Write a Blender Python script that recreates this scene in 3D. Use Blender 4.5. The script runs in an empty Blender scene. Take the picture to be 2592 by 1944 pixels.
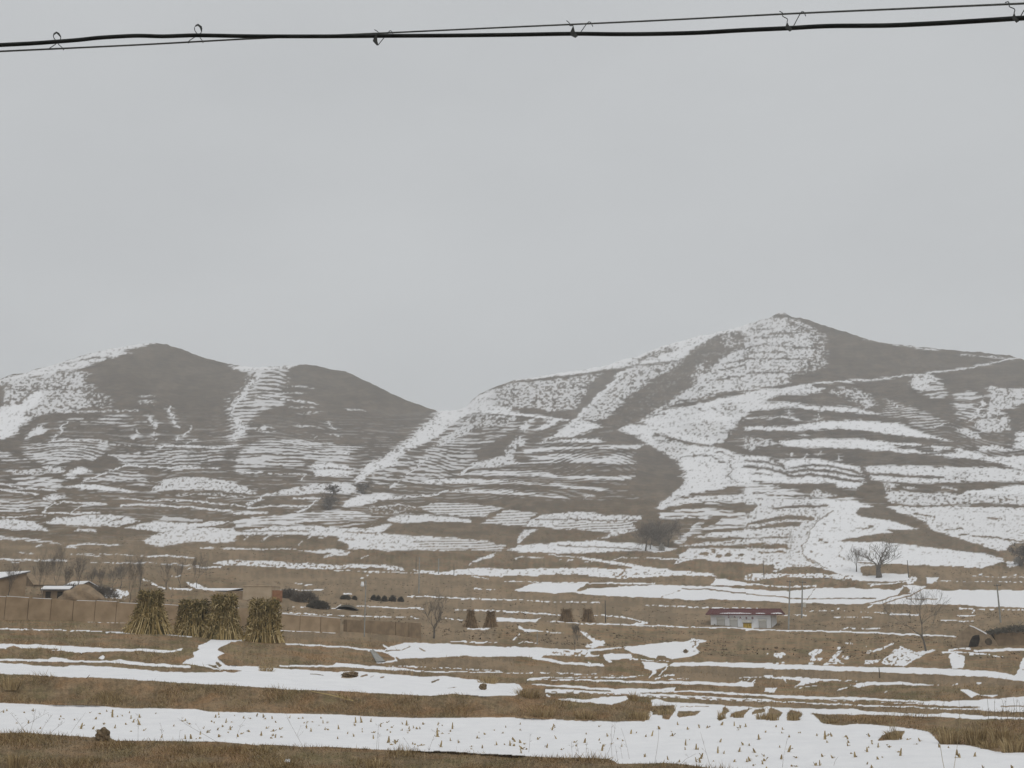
import bpy, bmesh, math, random
import numpy as np
from mathutils import Vector, Matrix

# ------------------------------------------------------------------ camera
F_PX, CX, CY, HORIZON = 2600.0, 1296.0, 972.0, 1540.0
PITCH = math.atan((HORIZON - CY) / F_PX)
scene = bpy.context.scene
COL = scene.collection
cam_d = bpy.data.cameras.new("camera")
cam = bpy.data.objects.new("camera", cam_d)
COL.objects.link(cam)
cam_d.sensor_fit = 'HORIZONTAL'
cam_d.sensor_width = 36.0
cam_d.lens = F_PX * 36.0 / 2592.0
cam_d.clip_start = 0.1
cam_d.clip_end = 12000
cam.rotation_euler = (math.pi / 2 + PITCH, 0, 0)
scene.camera = cam
scene.render.resolution_x, scene.render.resolution_y = 1024, 768

# ------------------------------------------------------------------ overcast sky
SUN_EL, SUN_AZ = math.radians(55), math.radians(150)
world = bpy.data.worlds.new("World")
scene.world = world
world.use_nodes = True
wn, wl = world.node_tree.nodes, world.node_tree.links
wn.clear()
w_out = wn.new('ShaderNodeOutputWorld')
sky = wn.new('ShaderNodeTexSky')
sky.sky_type = 'NISHITA'
sky.sun_disc = False
sky.sun_elevation = SUN_EL
sky.sun_rotation = SUN_AZ
sky.dust_density = 4.0
b_sky = wn.new('ShaderNodeBackground')
b_sky.inputs['Strength'].default_value = 0.06
wl.new(sky.outputs['Color'], b_sky.inputs['Color'])
tc = wn.new('ShaderNodeTexCoord')
mp = wn.new('ShaderNodeMapping')
mp.inputs['Scale'].default_value = (1.0, 1.0, 2.2)
nz = wn.new('ShaderNodeTexNoise')
nz.inputs['Scale'].default_value = 2.0
nz.inputs['Detail'].default_value = 4
nz.inputs['Roughness'].default_value = 0.45
wl.new(tc.outputs['Generated'], mp.inputs['Vector'])
wl.new(mp.outputs['Vector'], nz.inputs['Vector'])
cr = wn.new('ShaderNodeValToRGB')
cr.color_ramp.elements[0].position = 0.36
cr.color_ramp.elements[0].color = (0.553, 0.570, 0.584, 1)
cr.color_ramp.elements[1].position = 0.62
cr.color_ramp.elements[1].color = (0.612, 0.630, 0.643, 1)
wl.new(nz.outputs['Fac'], cr.inputs['Fac'])
b_cloud = wn.new('ShaderNodeBackground')
b_cloud.inputs['Strength'].default_value = 1.0
wl.new(cr.outputs['Color'], b_cloud.inputs['Color'])
wmix = wn.new('ShaderNodeMixShader')
wmix.inputs['Fac'].default_value = 0.93
wl.new(b_sky.outputs[0], wmix.inputs[1])
wl.new(b_cloud.outputs[0], wmix.inputs[2])
wl.new(wmix.outputs[0], w_out.inputs['Surface'])

sun_d = bpy.data.lights.new("sun", 'SUN')
sun_d.energy = 1.15
sun_d.angle = math.radians(45)
sun_d.color = (1.0, 0.97, 0.93)
sun = bpy.data.objects.new("sun", sun_d)
COL.objects.link(sun)
sun.rotation_euler = (math.pi / 2 - SUN_EL, 0, math.pi - SUN_AZ)   # behind the camera, to the right
sun.location = (0, 0, 60)

scene.cycles.volume_bounces = 2
scene.view_settings.view_transform = 'Standard'
scene.view_settings.look = 'None'
scene.view_settings.exposure = 0.0
scene.view_settings.gamma = 1.0

# ------------------------------------------------------------------ helpers
RNG = np.random.default_rng(7)
random.seed(11)


def tag(o, label=None, cat=None, group=None, kind=None):
    if label: o['label'] = label
    if cat: o['category'] = cat
    if group: o['group'] = group
    if kind: o['kind'] = kind
    return o


def empty(name, loc=(0, 0, 0), rz=0.0):
    o = bpy.data.objects.new(name, None)
    o.empty_display_size = 0.2
    o.location = loc
    o.rotation_euler = (0, 0, rz)
    COL.objects.link(o)
    return o


def ray(px, py):
    """horizontal-unit direction and tan(elevation) of a photo pixel"""
    u = (np.asarray(px, float) - CX) / F_PX
    v = (CY - np.asarray(py, float)) / F_PX
    c, s = math.cos(PITCH), math.sin(PITCH)
    dx, dy, dz = u, c - v * s, s + v * c
    h = np.sqrt(dx * dx + dy * dy)
    return dx / h, dy / h, dz / h


def at(px, py, d):
    a, b, e = ray(px, py)
    return Vector((float(a * d), float(b * d), float(e * d)))


def px_of(p):
    c, s = math.cos(PITCH), math.sin(PITCH)
    f = p.y * c + p.z * s
    return CX + F_PX * p.x / f, CY - F_PX * (-p.y * s + p.z * c) / f


def nd(mat, typ, **kw):
    n = mat.node_tree.nodes.new(typ)
    for k, v in kw.items():
        if k in n.inputs.keys():
            n.inputs[k].default_value = v
        else:
            setattr(n, k, v)
    return n


def new_mat(name, rough=0.9):
    m = bpy.data.materials.new(name)
    m.use_nodes = True
    b = m.node_tree.nodes['Principled BSDF']
    b.inputs['Roughness'].default_value = rough
    b.inputs['Specular IOR Level'].default_value = 0.15
    return m, b, m.node_tree.links


def noise_mat(name, c1, c2, scale, rough=0.9, detail=4, lo=.35, hi=.65, bump=0.0, stretch=(1, 1, 1), randcol=0.0):
    m, b, L = new_mat(name, rough)
    t = nd(m, 'ShaderNodeTexCoord')
    mpn = nd(m, 'ShaderNodeMapping')
    mpn.inputs['Scale'].default_value = stretch
    n = nd(m, 'ShaderNodeTexNoise')
    n.inputs['Scale'].default_value = scale
    n.inputs['Detail'].default_value = detail
    r = nd(m, 'ShaderNodeValToRGB')
    r.color_ramp.elements[0].position = lo
    r.color_ramp.elements[0].color = (*c1, 1)
    r.color_ramp.elements[1].position = hi
    r.color_ramp.elements[1].color = (*c2, 1)
    L.new(t.outputs['Object'], mpn.inputs['Vector'])
    L.new(mpn.outputs['Vector'], n.inputs['Vector'])
    L.new(n.outputs['Fac'], r.inputs['Fac'])
    L.new(r.outputs['Color'], b.inputs['Base Color'])
    if bump:
        bp = nd(m, 'ShaderNodeBump')
        bp.inputs['Strength'].default_value = bump
        bp.inputs['Distance'].default_value = 0.05
        L.new(n.outputs['Fac'], bp.inputs['Height'])
        L.new(bp.outputs['Normal'], b.inputs['Normal'])
    return m


class MB:
    """collects faces of one mesh"""
    def __init__(self):
        self.v, self.f, self.c = [], [], []
        self.col = None

    def face(self, pts):
        i = len(self.v)
        self.v.extend([tuple(p) for p in pts])
        self.f.append(tuple(range(i, i + len(pts))))
        if self.col is not None: self.c.append(self.col)

    def box(self, x0, x1, y0, y1, z0, z1):
        i = len(self.v)
        self.v += [(x0, y0, z0), (x1, y0, z0), (x1, y1, z0), (x0, y1, z0),
                   (x0, y0, z1), (x1, y0, z1), (x1, y1, z1), (x0, y1, z1)]
        for q in ((0, 3, 2, 1), (4, 5, 6, 7), (0, 1, 5, 4), (1, 2, 6, 5), (2, 3, 7, 6), (3, 0, 4, 7)):
            self.f.append(tuple(i + k for k in q))

    def prism(self, poly, axis_a, axis_b, ext, origin=(0, 0, 0)):
        """polygon in plane (axis_a, axis_b) extruded by ext"""
        o = Vector(origin); A = Vector(axis_a); B = Vector(axis_b); E = Vector(ext)
        n = len(poly); i = len(self.v)
        for e in (Vector((0, 0, 0)), E):
            for (a, b) in poly:
                self.v.append(tuple(o + A * a + B * b + e))
        self.f.append(tuple(i + k for k in range(n)))
        self.f.append(tuple(i + n + k for k in reversed(range(n))))
        for k in range(n):
            k2 = (k + 1) % n
            self.f.append((i + k2, i + k, i + n + k, i + n + k2))

    def tube(self, pts, radii, n=5, cap=True):
        pts = [Vector(p) for p in pts]
        if not hasattr(radii, '__len__'): radii = [radii] * len(pts)
        i0 = len(self.v)
        up = Vector((0.13, 0.27, 0.95))
        for k, p in enumerate(pts):
            t = (pts[min(k + 1, len(pts) - 1)] - pts[max(k - 1, 0)])
            if t.length < 1e-9: t = Vector((0, 0, 1))
            t.normalize()
            u = t.cross(up)
            if u.length < .05: u = t.cross(Vector((1, 0, 0)))
            u.normalize(); w = t.cross(u)
            for j in range(n):
                a = 2 * math.pi * j / n
                self.v.append(tuple(p + (u * math.cos(a) + w * math.sin(a)) * radii[k]))
        for k in range(len(pts) - 1):
            for j in range(n):
                a = i0 + k * n + j; b = i0 + k * n + (j + 1) % n
                self.f.append((a, b, b + n, a + n))
        if cap and n > 2:
            self.f.append(tuple(i0 + j for j in reversed(range(n))))
            e = i0 + (len(pts) - 1) * n
            self.f.append(tuple(e + j for j in range(n)))

    def mesh(self, name, mat=None, smooth=False):
        m = bpy.data.meshes.new(name)
        m.from_pydata(self.v, [], self.f)
        if mat: m.materials.append(mat)
        if smooth: m.polygons.foreach_set('use_smooth', [True] * len(m.polygons))
        if self.c and len(self.c) == len(self.f):
            at_ = m.attributes.new('tint', 'FLOAT', 'FACE')
            at_.data.foreach_set('value', self.c)
        m.update()
        return m

    def build(self, name, mat, parent=None, loc=None, smooth=False):
        o = bpy.data.objects.new(name, self.mesh(name, mat, smooth))
        COL.objects.link(o)
        if parent: o.parent = parent
        if loc is not None: o.location = loc
        return o


def vnoise(x, y, seed=0):
    """smooth lattice noise, roughly uniform 0..1"""
    r = np.random.default_rng(seed).random((256, 256))
    xi = np.floor(x).astype(int); yi = np.floor(y).astype(int)
    fx = x - xi; fy = y - yi
    fx = fx * fx * (3 - 2 * fx); fy = fy * fy * (3 - 2 * fy)
    a, b = xi & 255, (xi + 1) & 255
    c, d = yi & 255, (yi + 1) & 255
    return (r[c, a] * (1 - fx) + r[c, b] * fx) * (1 - fy) + (r[d, a] * (1 - fx) + r[d, b] * fx) * fy


def box_blur(a, n, axis):
    """running mean of half width n"""
    a = np.moveaxis(a, axis, 0)
    p = np.concatenate([np.repeat(a[:1], n + 1, 0), a, np.repeat(a[-1:], n, 0)], 0)
    c = np.cumsum(p, 0)
    return np.moveaxis((c[2 * n + 1:] - c[:-2 * n - 1]) / (2 * n + 1), 0, axis)


def uniformize(a):
    s = np.sort(a.ravel()[::37])
    return np.interp(a, s, np.linspace(0, 1, len(s)))

# ------------------------------------------------------------------ terrain grid (polar about the view point, in photo columns)
SKYLINE = [(-3000, 1300), (-1200, 1190), (-400, 1070), (-120, 990), (0, 960), (22, 949), (63, 943), (127, 925), (177, 910), (234, 892), (285, 881), (342, 872), (389, 867), (421, 870), (468, 887), (519, 905), (563, 918), (600, 924), (647, 928), (708, 928), (758, 922), (790, 924), (822, 930), (875, 941), (916, 960), (958, 979), (996, 997), (1034, 1016), (1068, 1026), (1109, 1039), (1154, 1038), (1179, 1030), (1195, 1014), (1211, 1000), (1236, 986), (1265, 974), (1295, 964), (1342, 957), (1390, 949), (1434, 941), (1472, 935), (1532, 926), (1558, 916), (1611, 902), (1640, 889), (1653, 884), (1675, 876), (1722, 864), (1770, 850), (1817, 840), (1865, 829), (1900, 816), (1920, 810), (1949, 804), (1968, 794), (1984, 792), (2003, 801), (2028, 805), (2050, 812), (2069, 819), (2098, 827), (2139, 838), (2177, 854), (2208, 862), (2272, 872), (2367, 883), (2414, 886), (2477, 892), (2557, 900), (2592, 911), (2700, 940), (3000, 1010), (3800, 1150), (5600, 1300)]
xs_in = np.arange(-60, 2653, 2.2)
side = 2.2 * np.cumsum(1.13 ** np.arange(1, 60))
side = side[side < 9000]
XS = np.concatenate([(-60 - side)[::-1], xs_in, xs_in[-1] + side])
NCOL = len(XS)
sky_y = np.interp(XS, [p[0] for p in SKYLINE], [p[1] for p in SKYLINE])
sky_y = sky_y + (vnoise(XS / 9., XS * 0, 3) - .5) * 2.2 + (vnoise(XS / 31., XS * 0, 4) - .5) * 3
YT = 1300.0
rows_low = np.arange(2012, YT - .1, -2.0)
tt = (np.arange(1, 241) / 240.0)
PY = np.concatenate([np.repeat(rows_low[:, None], NCOL, 1), YT + (np.minimum(sky_y, YT - 4)[None, :] - YT) * tt[:, None]], 0)
PX = np.repeat(XS[None, :], PY.shape[0], 0)
NROW = PY.shape[0]
NLOW = len(rows_low)

# distance (metres) known from usual sizes of what stands there: stooks, walls, house, poles, trees
PROFILE = {
 -1500: (2012, 31, 1857, 37.5, 1782, 47.5, 1706, 50, 1682, 57, 1640, 61, 1600, 66, 1568, 86, 1545, 115, 1505, 145, 1440, 215, 1380, 268, 1300, 348, 1200, 455, 1100, 575, 1000, 700, 870, 900),
 0: (2012, 31, 1857, 37.5, 1782, 47.5, 1706, 50, 1682, 57, 1640, 61, 1600, 66, 1568, 86, 1545, 115, 1505, 145, 1440, 215, 1380, 268, 1300, 348, 1200, 455, 1100, 575, 1000, 700, 960, 790, 870, 900),
 340: (2012, 29.5, 1870, 36.5, 1791, 46.5, 1720, 49, 1690, 57, 1645, 61, 1610, 64.5, 1574, 87, 1550, 115, 1500, 150, 1440, 222, 1380, 275, 1300, 356, 1200, 450, 1100, 560, 1000, 690, 868, 860, 800, 930),
 650: (2012, 28.5, 1882, 35.5, 1803, 45, 1738, 47.5, 1695, 56, 1625, 65, 1590, 88, 1560, 110, 1520, 135, 1490, 160, 1440, 230, 1380, 282, 1300, 365, 1200, 470, 1100, 620, 1000, 770, 928, 890, 800, 950),
 900: (2012, 28, 1895, 34.5, 1812, 44, 1748, 47, 1710, 55, 1635, 70, 1600, 92, 1555, 135, 1500, 185, 1440, 245, 1380, 295, 1300, 375, 1200, 480, 1100, 610, 1000, 750, 940, 850, 800, 950),
 1100: (2012, 28, 1905, 33.5, 1817, 43.5, 1755, 46.5, 1715, 55, 1650, 76, 1617, 104, 1560, 145, 1500, 205, 1440, 260, 1380, 305, 1300, 395, 1200, 530, 1100, 700, 1040, 840, 900, 920),
 1300: (2012, 28, 1912, 33, 1818, 43.5, 1765, 46.5, 1722, 56, 1690, 68, 1650, 82, 1610, 115, 1570, 150, 1500, 228, 1440, 270, 1380, 310, 1300, 385, 1200, 480, 1100, 610, 1000, 750, 964, 820, 800, 950),
 1600: (2012, 27.5, 1930, 31.5, 1825, 43, 1780, 48, 1740, 59, 1690, 80, 1655, 97, 1610, 140, 1570, 172, 1540, 200, 1500, 240, 1440, 275, 1380, 310, 1300, 380, 1200, 450, 1100, 625, 1000, 730, 900, 880, 800, 950),
 1800: (2012, 27, 1940, 30.5, 1828, 42.5, 1785, 51, 1740, 64, 1692, 88, 1650, 115, 1600, 164, 1592, 170, 1565, 178, 1530, 215, 1482, 262, 1440, 280, 1380, 315, 1300, 385, 1200, 500, 1100, 600, 1000, 710, 850, 920, 790, 950),
 2100: (2012, 27, 1946, 30, 1835, 41, 1805, 46, 1775, 56, 1730, 73, 1695, 90, 1650, 118, 1600, 163, 1560, 185, 1530, 218, 1485, 260, 1440, 278, 1380, 310, 1300, 380, 1200, 460, 1100, 560, 1000, 670, 830, 880, 790, 920),
 2592: (2012, 27, 1946, 30, 1900, 33.5, 1850, 40, 1820, 43, 1762, 58, 1715, 79, 1690, 92, 1640, 125, 1600, 158, 1560, 192, 1530, 220, 1492, 255, 1440, 278, 1380, 305, 1300, 372, 1200, 450, 1100, 580, 1000, 720, 910, 870, 800, 960),
 4100: (2012, 27, 1946, 30, 1900, 33.5, 1850, 40, 1820, 43, 1762, 58, 1715, 79, 1690, 92, 1640, 125, 1600, 158, 1560, 192, 1530, 220, 1492, 255, 1440, 278, 1380, 305, 1300, 372, 1200, 450, 1100, 580, 1000, 720, 910, 870, 800, 960)}
_yg = np.arange(2012, 779, -2.0)
_kx = sorted(PROFILE)
_kc = []
for k in _kx:
    q = np.array(PROFILE[k], float).reshape(-1, 2)
    _kc.append(np.interp(-_yg, -q[:, 0], np.log(q[:, 1])))
_kc = np.array(_kc)
_lg = np.stack([np.interp(XS, _kx, _kc[:, r]) for r in range(len(_yg))])
_lg = box_blur(box_blur(_lg, 5, 0), 4, 0)
_lg = box_blur(box_blur(_lg, 40, 1), 40, 1)
D0 = np.stack([np.exp(np.interp(-PY[:, c], -_yg, _lg[:, c])) for c in range(NCOL)], 1)
D0 = D0 + np.arange(NROW)[:, None] * 1e-3

# ------------------------------------------------------------------ where the snow lies (traced, in photo pixels of a few windows)
WIN = {'A': (0, 840, 700 / 2212), 'B': (600, 840, 700 / 2212), 'C': (1200, 780, 700 / 2212), 'D': (1892, 780, 700 / 2212),
       'E': (0, 1300, 650 / 2212), 'F': (600, 1300, 650 / 2212), 'G': (1200, 1250, 700 / 2212), 'H': (1892, 1250, 700 / 2212),
       'I': (0, 1600, 650 / 2212), 'J': (650, 1600, 650 / 2212), 'K': (1300, 1600, 650 / 2212), 'L': (1942, 1600, 650 / 2212)}
amp = np.interp(PY, [1200, 1500, 1560, 1700, 1775, 2012], [.8, .6, .55, .48, .16, .16])
amp = np.maximum(amp, .55 * np.clip((PX - 1280) / 60, 0, 1) * np.clip((1850 - PY) / 20, 0, 1) * (PY > 1600))
XW = PX + ((vnoise(PX / 26, PY / 12, 21) - .5) * 16 + (vnoise(PX / 7, PY / 4, 22) - .5) * 8) * amp
YW = PY + ((vnoise(PX / 30, PY / 16, 23) - .5) * 5 + (vnoise(PX / 9, PY / 6, 24) - .5) * 4.5) * amp
DENS = np.interp(PY, [850, 1000, 1120, 1280, 1400, 1500, 1900], [.0, .0, .05, .05, .01, .0, 0.0])
KIND = np.full(PX.shape, .75)          # 0 speckle, 1 contour streaks, 2 regular rows, 3 solid
TONE = np.zeros(PX.shape)              # bare tan loess
KV = {'s': 0.15, 'c': .75, 'r': 2.0, 'f': 3.0}


def _cols(x0, x1):
    return slice(max(int(np.searchsorted(XS, x0)) - 1, 0), int(np.searchsorted(XS, x1)) + 1)


def _win(w, c):
    ox, oy, s = WIN[w]
    p = np.array(c, float).reshape(-1, 2)
    return p * s + np.array([ox, oy]), s


def _cover(p, cs):
    """share of each vertex cell inside the outline"""
    x = XW[:, cs]
    tot = np.zeros(x.shape)
    for off in (-.75, -.25, .25, .75):
        y = YW[:, cs] + off
        r = np.zeros(x.shape, bool)
        for k in range(len(p)):
            (xa, ya), (xb, yb) = p[k], p[k - 1]
            if ya == yb: continue
            r ^= ((y < ya) != (y < yb)) & (x < (xb - xa) * (y - ya) / (yb - ya) + xa)
        tot += r
    return tot * .25


def _put(cs, cov, val, kind):
    DENS[:, cs] += (val - DENS[:, cs]) * cov
    KIND[:, cs][cov > .5] = kind


def P(w, val, kind, *c):
    p, s = _win(w, c)
    cs = _cols(p[:, 0].min() - 12, p[:, 0].max() + 12)
    _put(cs, _cover(p, cs), val, KV[kind])


def T(w, val, *c):
    p, s = _win(w, c)
    cs = _cols(p[:, 0].min() - 12, p[:, 0].max() + 12)
    TONE[:, cs] += (val - TONE[:, cs]) * _cover(p, cs)


def Ln(w, val, width, *c):
    p, s = _win(w, c)
    hw = max(width * s * .5, 1.3)
    cs = _cols(p[:, 0].min() - hw - 14, p[:, 0].max() + hw + 14)
    best = np.full(XW[:, cs].shape, 1e9)
    for k in range(len(p) - 1):
        a, b = p[k], p[k + 1]
        x, y = XW[:, cs] - a[0], YW[:, cs] - a[1]
        d = b - a
        t = np.clip((x * d[0] + y * d[1]) / max(d @ d, 1e-6), 0, 1)
        best = np.minimum(best, np.hypot(x - t * d[0], y - t * d[1]))
    _put(cs, np.clip((hw - best) / 2.0 + .5, 0, 1), val, .4 if .03 < val < .99 else 3.0)


def Dt(w, val, r, *c):
    for k in range(0, len(c), 2):
        Ln(w, val, r, c[k] - r * .4, c[k + 1], c[k] + r * .4, c[k + 1])

# ---- left hill
P('A', .9, 's', -300, 420, 0, 380, 200, 325, 560, 215, 900, 125, 1240, 70, 1240, 95, 1100, 130, 990, 150, 1050, 162, 1000, 180, 850, 232, 700, 255, 720, 268, 600, 300, 480, 310, 400, 335, 0, 405, -300, 520)
P('A', .66, 's', -300, 430, 0, 400, 400, 330, 620, 300, 720, 320, 640, 440, 740, 520, 730, 600, 560, 620, 400, 650, 380, 660, 230, 720, 100, 840, 0, 870, -300, 900)
P('A', .97, 's', 270, 480, 340, 475, 330, 560, 190, 650, 230, 700, 110, 830, 0, 865, -300, 880, -300, 650, 60, 600, 150, 580)
P('A', 0, 'f', -30, 430, 50, 428, 22, 560, 20, 600, -30, 650)
Ln('A', 0, 16, 300, 462, 220, 510, 140, 578)
Ln('A', .1, 7, 480, 255, 700, 210, 900, 205)
Ln('A', .1, 7, 0, 462, 400, 458, 620, 466)
P('A', .02, 'c', 380, 655, 250, 690, 210, 740, 80, 860, -60, 885, -60, 900, 140, 905, 120, 970, 190, 870, 280, 770, 330, 720)
P('A', .9, 's', 330, 730, 372, 770, 345, 820, 190, 868, 280, 770)
Ln('A', .6, 15, 400, 642, 900, 632, 1090, 628)
P('A', .36, 'c', 460, 720, 900, 740, 1080, 770, 1090, 700, 980, 660, 520, 700)
Ln('A', .85, 15, 530, 720, 420, 880)
P('A', .3, 's', 640, 440, 740, 430, 900, 560, 860, 620, 740, 600)
Ln('A', .5, 8, 620, 432, 740, 430)
P('A', .62, 'c', 160, 930, 330, 890, 860, 875, 870, 920, 840, 980, 790, 1030, 650, 1010, 480, 1060, 370, 1080, 300, 1040, 170, 1000)
Ln('A', .9, 10, 400, 880, 500, 860, 700, 865, 860, 880)
P('A', .8, 's', 1180, 650, 1235, 690, 1215, 730, 1282, 715, 1255, 772, 1180, 720)
Ln('A', .8, 20, 1355, 600, 1348, 640, 1390, 690, 1388, 728, 1440, 760)
Ln('A', .7, 18, 1245, 800, 1210, 840, 1240, 855)
Ln('A', .75, 22, 1085, 790, 1100, 815, 1050, 852)
Ln('A', .75, 14, 1540, 755, 1500, 810, 1400, 862)
Ln('A', .85, 12, 1570, 865, 1490, 892)
for yy in (545, 560, 580, 510):
    Ln('A', .45, 6, 1130, yy, 1230, yy)
Ln('A', .9, 14, 1280, 930, 1330, 910, 1600, 915, 1750, 935, 1900, 900)
Ln('A', .6, 8, 880, 900, 1230, 910, 1310, 905)
P('A', .45, 'c', 930, 970, 1260, 940, 1750, 940, 1800, 1000, 1700, 1060, 1280, 1060, 1020, 1050, 940, 1020)
Ln('A', .85, 14, 870, 990, 940, 1000, 1020, 1065, 860, 1120, 640, 1210)
Ln('A', .85, 12, 1000, 1062, 1280, 1085, 1480, 1075, 1760, 1095)
P('A', .62, 'c', 1270, 1135, 1300, 1090, 1700, 1085, 1790, 1105, 1700, 1110, 1400, 1105)
P('A', .8, 's', 1260, 1210, 1330, 1170, 1550, 1160, 1700, 1170, 1900, 1210, 2080, 1300, 1900, 1290, 1600, 1260, 1210, 1275)
P('A', .6, 'c', 620, 1210, 800, 1160, 960, 1110, 1130, 1120, 1200, 1200, 1150, 1230, 950, 1200, 800, 1190)
P('A', .95, 's', 520, 1250, 620, 1220, 800, 1228, 960, 1245, 1100, 1282, 900, 1275)
P('A', .7, 'c', -80, 950, 60, 965, 230, 1030, 100, 1030, -80, 1020)
P('A', 0, 'f', 400, 1085, 500, 1050, 650, 1022, 780, 1032, 790, 1000, 880, 990, 940, 1010, 920, 1060, 760, 1120, 640, 1080)
P('A', .7, 's', 330, 1090, 380, 1070, 530, 1080, 500, 1130, 440, 1130)
P('A', .95, 's', 510, 1150, 560, 1100, 650, 1085, 752, 1110, 700, 1130)
P('A', .95, 's', 500, 1172, 560, 1150, 630, 1160, 590, 1185)
P('A', .65, 's', 20, 1110, 150, 1100, 330, 1100, 350, 1130, 200, 1140)
P('A', .7, 'c', 110, 1160, 440, 1165, 510, 1200, 450, 1250, 250, 1250, 160, 1210)
Ln('A', .85, 12, -80, 1200, 0, 1210, 200, 1250, 440, 1270)
Ln('A', .85, 12, -80, 1250, 0, 1260, 310, 1300)
P('A', .9, 's', 370, 1330, 400, 1300, 540, 1310, 480, 1340, 400, 1345)
Ln('A', .85, 14, 350, 1330, 440, 1370, 350, 1440, 500, 1450, 800, 1450)
P('A', .6, 'c', -80, 1345, 150, 1350, 430, 1360, 380, 1400, -80, 1390)
P('A', .7, 'c', -80, 1400, 180, 1400, 330, 1430, 100, 1440, -80, 1440)
Ln('A', .8, 10, 20, 1482, 370, 1470)
P('A', .85, 's', -100, 1500, 100, 1490, 280, 1520, 400, 1590, 200, 1590, -100, 1570)
P('A', .86, 's', 350, 1530, 450, 1480, 700, 1465, 900, 1460, 1000, 1475, 1130, 1510, 940, 1560, 600, 1550)
Ln('A', .1, 7, 860, 1530, 1010, 1480)
P('A', .88, 's', 990, 1570, 1180, 1520, 1440, 1530, 1600, 1530, 1700, 1510, 1850, 1510, 1720, 1550, 1300, 1600)
P('A', .7, 'f', 1270, 1510, 1300, 1480, 1480, 1490, 1600, 1500, 1610, 1515)
Ln('A', .85, 10, 590, 1440, 605, 1415, 690, 1382, 850, 1380)
Ln('A', .8, 12, 460, 1382, 500, 1360, 850, 1375)
Ln('A', .85, 10, 940, 1332, 1350, 1350, 1600, 1360, 2000, 1400)
Ln('A', .9, 14, 970, 1390, 1220, 1380, 1620, 1412, 1850, 1432)
Ln('A', .8, 8, 1650, 1350, 1670, 1330, 1750, 1325)
Ln('A', .5, 20, 1430, 1300, 1580, 1290, 1950, 1320)
Ln('A', .8, 20, 1100 + 1000, 1310, 2300, 1290)
P('A', .7, 's', 600, 1600, 640, 1570, 760, 1580, 780, 1600)
# ---- second hill
P('B', .9, 's', -60, 265, 200, 268, 340, 262, 500, 245, 480, 268, 400, 305, 200, 312, -60, 300)
P('B', .58, 'c', -20, 292, 120, 310, 400, 290, 400, 350, 380, 430, 340, 470, 450, 550, 330, 600, 150, 650, 100, 730, 90, 790, 0, 880, -100, 850, -60, 760, -30, 700, -70, 640, -70, 550, 50, 400, 120, 330)
P('B', .85, 's', 100, 330, 200, 320, 60, 520, -40, 640, 60, 720, 60, 800, -20, 870, -60, 860, 0, 760, -60, 640, -40, 590)
Ln('B', 0, 20, 130, 330, 0, 510, -60, 592)
Ln('B', .5, 6, 340, 440, 620, 446)
Ln('B', .5, 6, 350, 480, 530, 490)
Ln('B', .8, 11, 150, 520, 500, 552, 640, 580)
Ln('B', .5, 7, 380, 600, 600, 606)
Ln('B', .55, 7, 490, 652, 680, 640)
Ln('B', .8, 8, 880, 626, 1040, 630)
Ln('B', .5, 7, 480, 750, 640, 760)
P('B', .75, 's', 140, 780, 200, 738, 265, 760, 200, 790)
Ln('B', .6, 9, 180, 802, 350, 790)
Ln('B', .7, 16, 735, 720, 745, 760, 790, 780)
Ln('B', .6, 10, 740, 820, 830, 835)
Ln('B', .5, 8, 610, 860, 640, 825)
P('B', .6, 'c', 0, 950, 150, 880, 280, 855, 500, 870, 800, 905, 1000, 920, 900, 960, 900, 1000, 940, 1030, 700, 1040, 560, 1040, 500, 1080, -20, 1110)
Dt('B', .9, 22, 882, 970)
P('B', .92, 's', 570, 1090, 600, 1060, 720, 1045, 860, 1070, 960, 1110, 900, 1160, 620, 1160)
Ln('B', .05, 8, 600, 1100, 750, 1092, 940, 1112)
Ln('B', .85, 10, -20, 1122, 210, 1130)
Ln('B', .8, 9, 270, 1137, 540, 1140)
Ln('B', .8, 14, 510, 1192, 530, 1155)
# ---- spur in the middle
P('B', .42, 'c', 1700, 690, 2230, 680, 2230, 780, 2000, 900, 1880, 960, 1920, 1020, 1750, 1140, 1300, 1250, 950, 1230, 1080, 1140, 1280, 1060, 1310, 1000, 1480, 1000)
P('B', .9, 's', 1600, 640, 1700, 660, 1780, 690, 1600, 850, 1500, 900, 1400, 960, 1300, 1000, 1280, 1060, 1150, 1100, 1080, 1140, 1000, 1200, 920, 1222, 960, 1160, 1030, 1060, 1200, 990, 1340, 880, 1400, 830, 1500, 730, 1560, 690)
P('B', .95, 's', 1590, 625, 1750, 615, 1830, 585, 1930, 500, 2000, 560, 2230, 620, 2230, 660, 1900, 650, 1750, 720, 1620, 700)
P('B', .72, 's', 1900, 660, 2230, 672, 2000, 760, 1850, 800, 1680, 900, 1500, 950, 1470, 1000, 1600, 870, 1750, 780)
P('B', .85, 's', 1480, 1010, 1590, 1000, 1480, 1060, 1350, 1170, 1280, 1230, 1210, 1262, 1310, 1130)
P('B', .06, 'c', 1400, 940, 1500, 900, 1640, 850, 1560, 930, 1480, 960, 1440, 1010, 1310, 1000)
P('B', .22, 'c', 1310, 1080, 1460, 1040, 1370, 1130, 1290, 1210, 1200, 1220)
P('B', 0, 'f', 1900, 950, 2130, 850, 2230, 790, 2230, 900, 2130, 1010, 1950, 1030)
Ln('B', .85, 16, 1770, 1140, 1850, 1100, 1960, 1050, 2100, 1045, 2212, 1010)
P('B', .88, 's', 1740, 1140, 1900, 1128, 2230, 1108, 2230, 1140, 2000, 1152)
P('B', .9, 's', 1450, 1222, 1540, 1180, 1720, 1168, 1900, 1175, 2230, 1192, 2230, 1215, 1900, 1210, 1700, 1215)
Ln('B', .75, 24, 1740, 1270, 2230, 1282)
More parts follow.
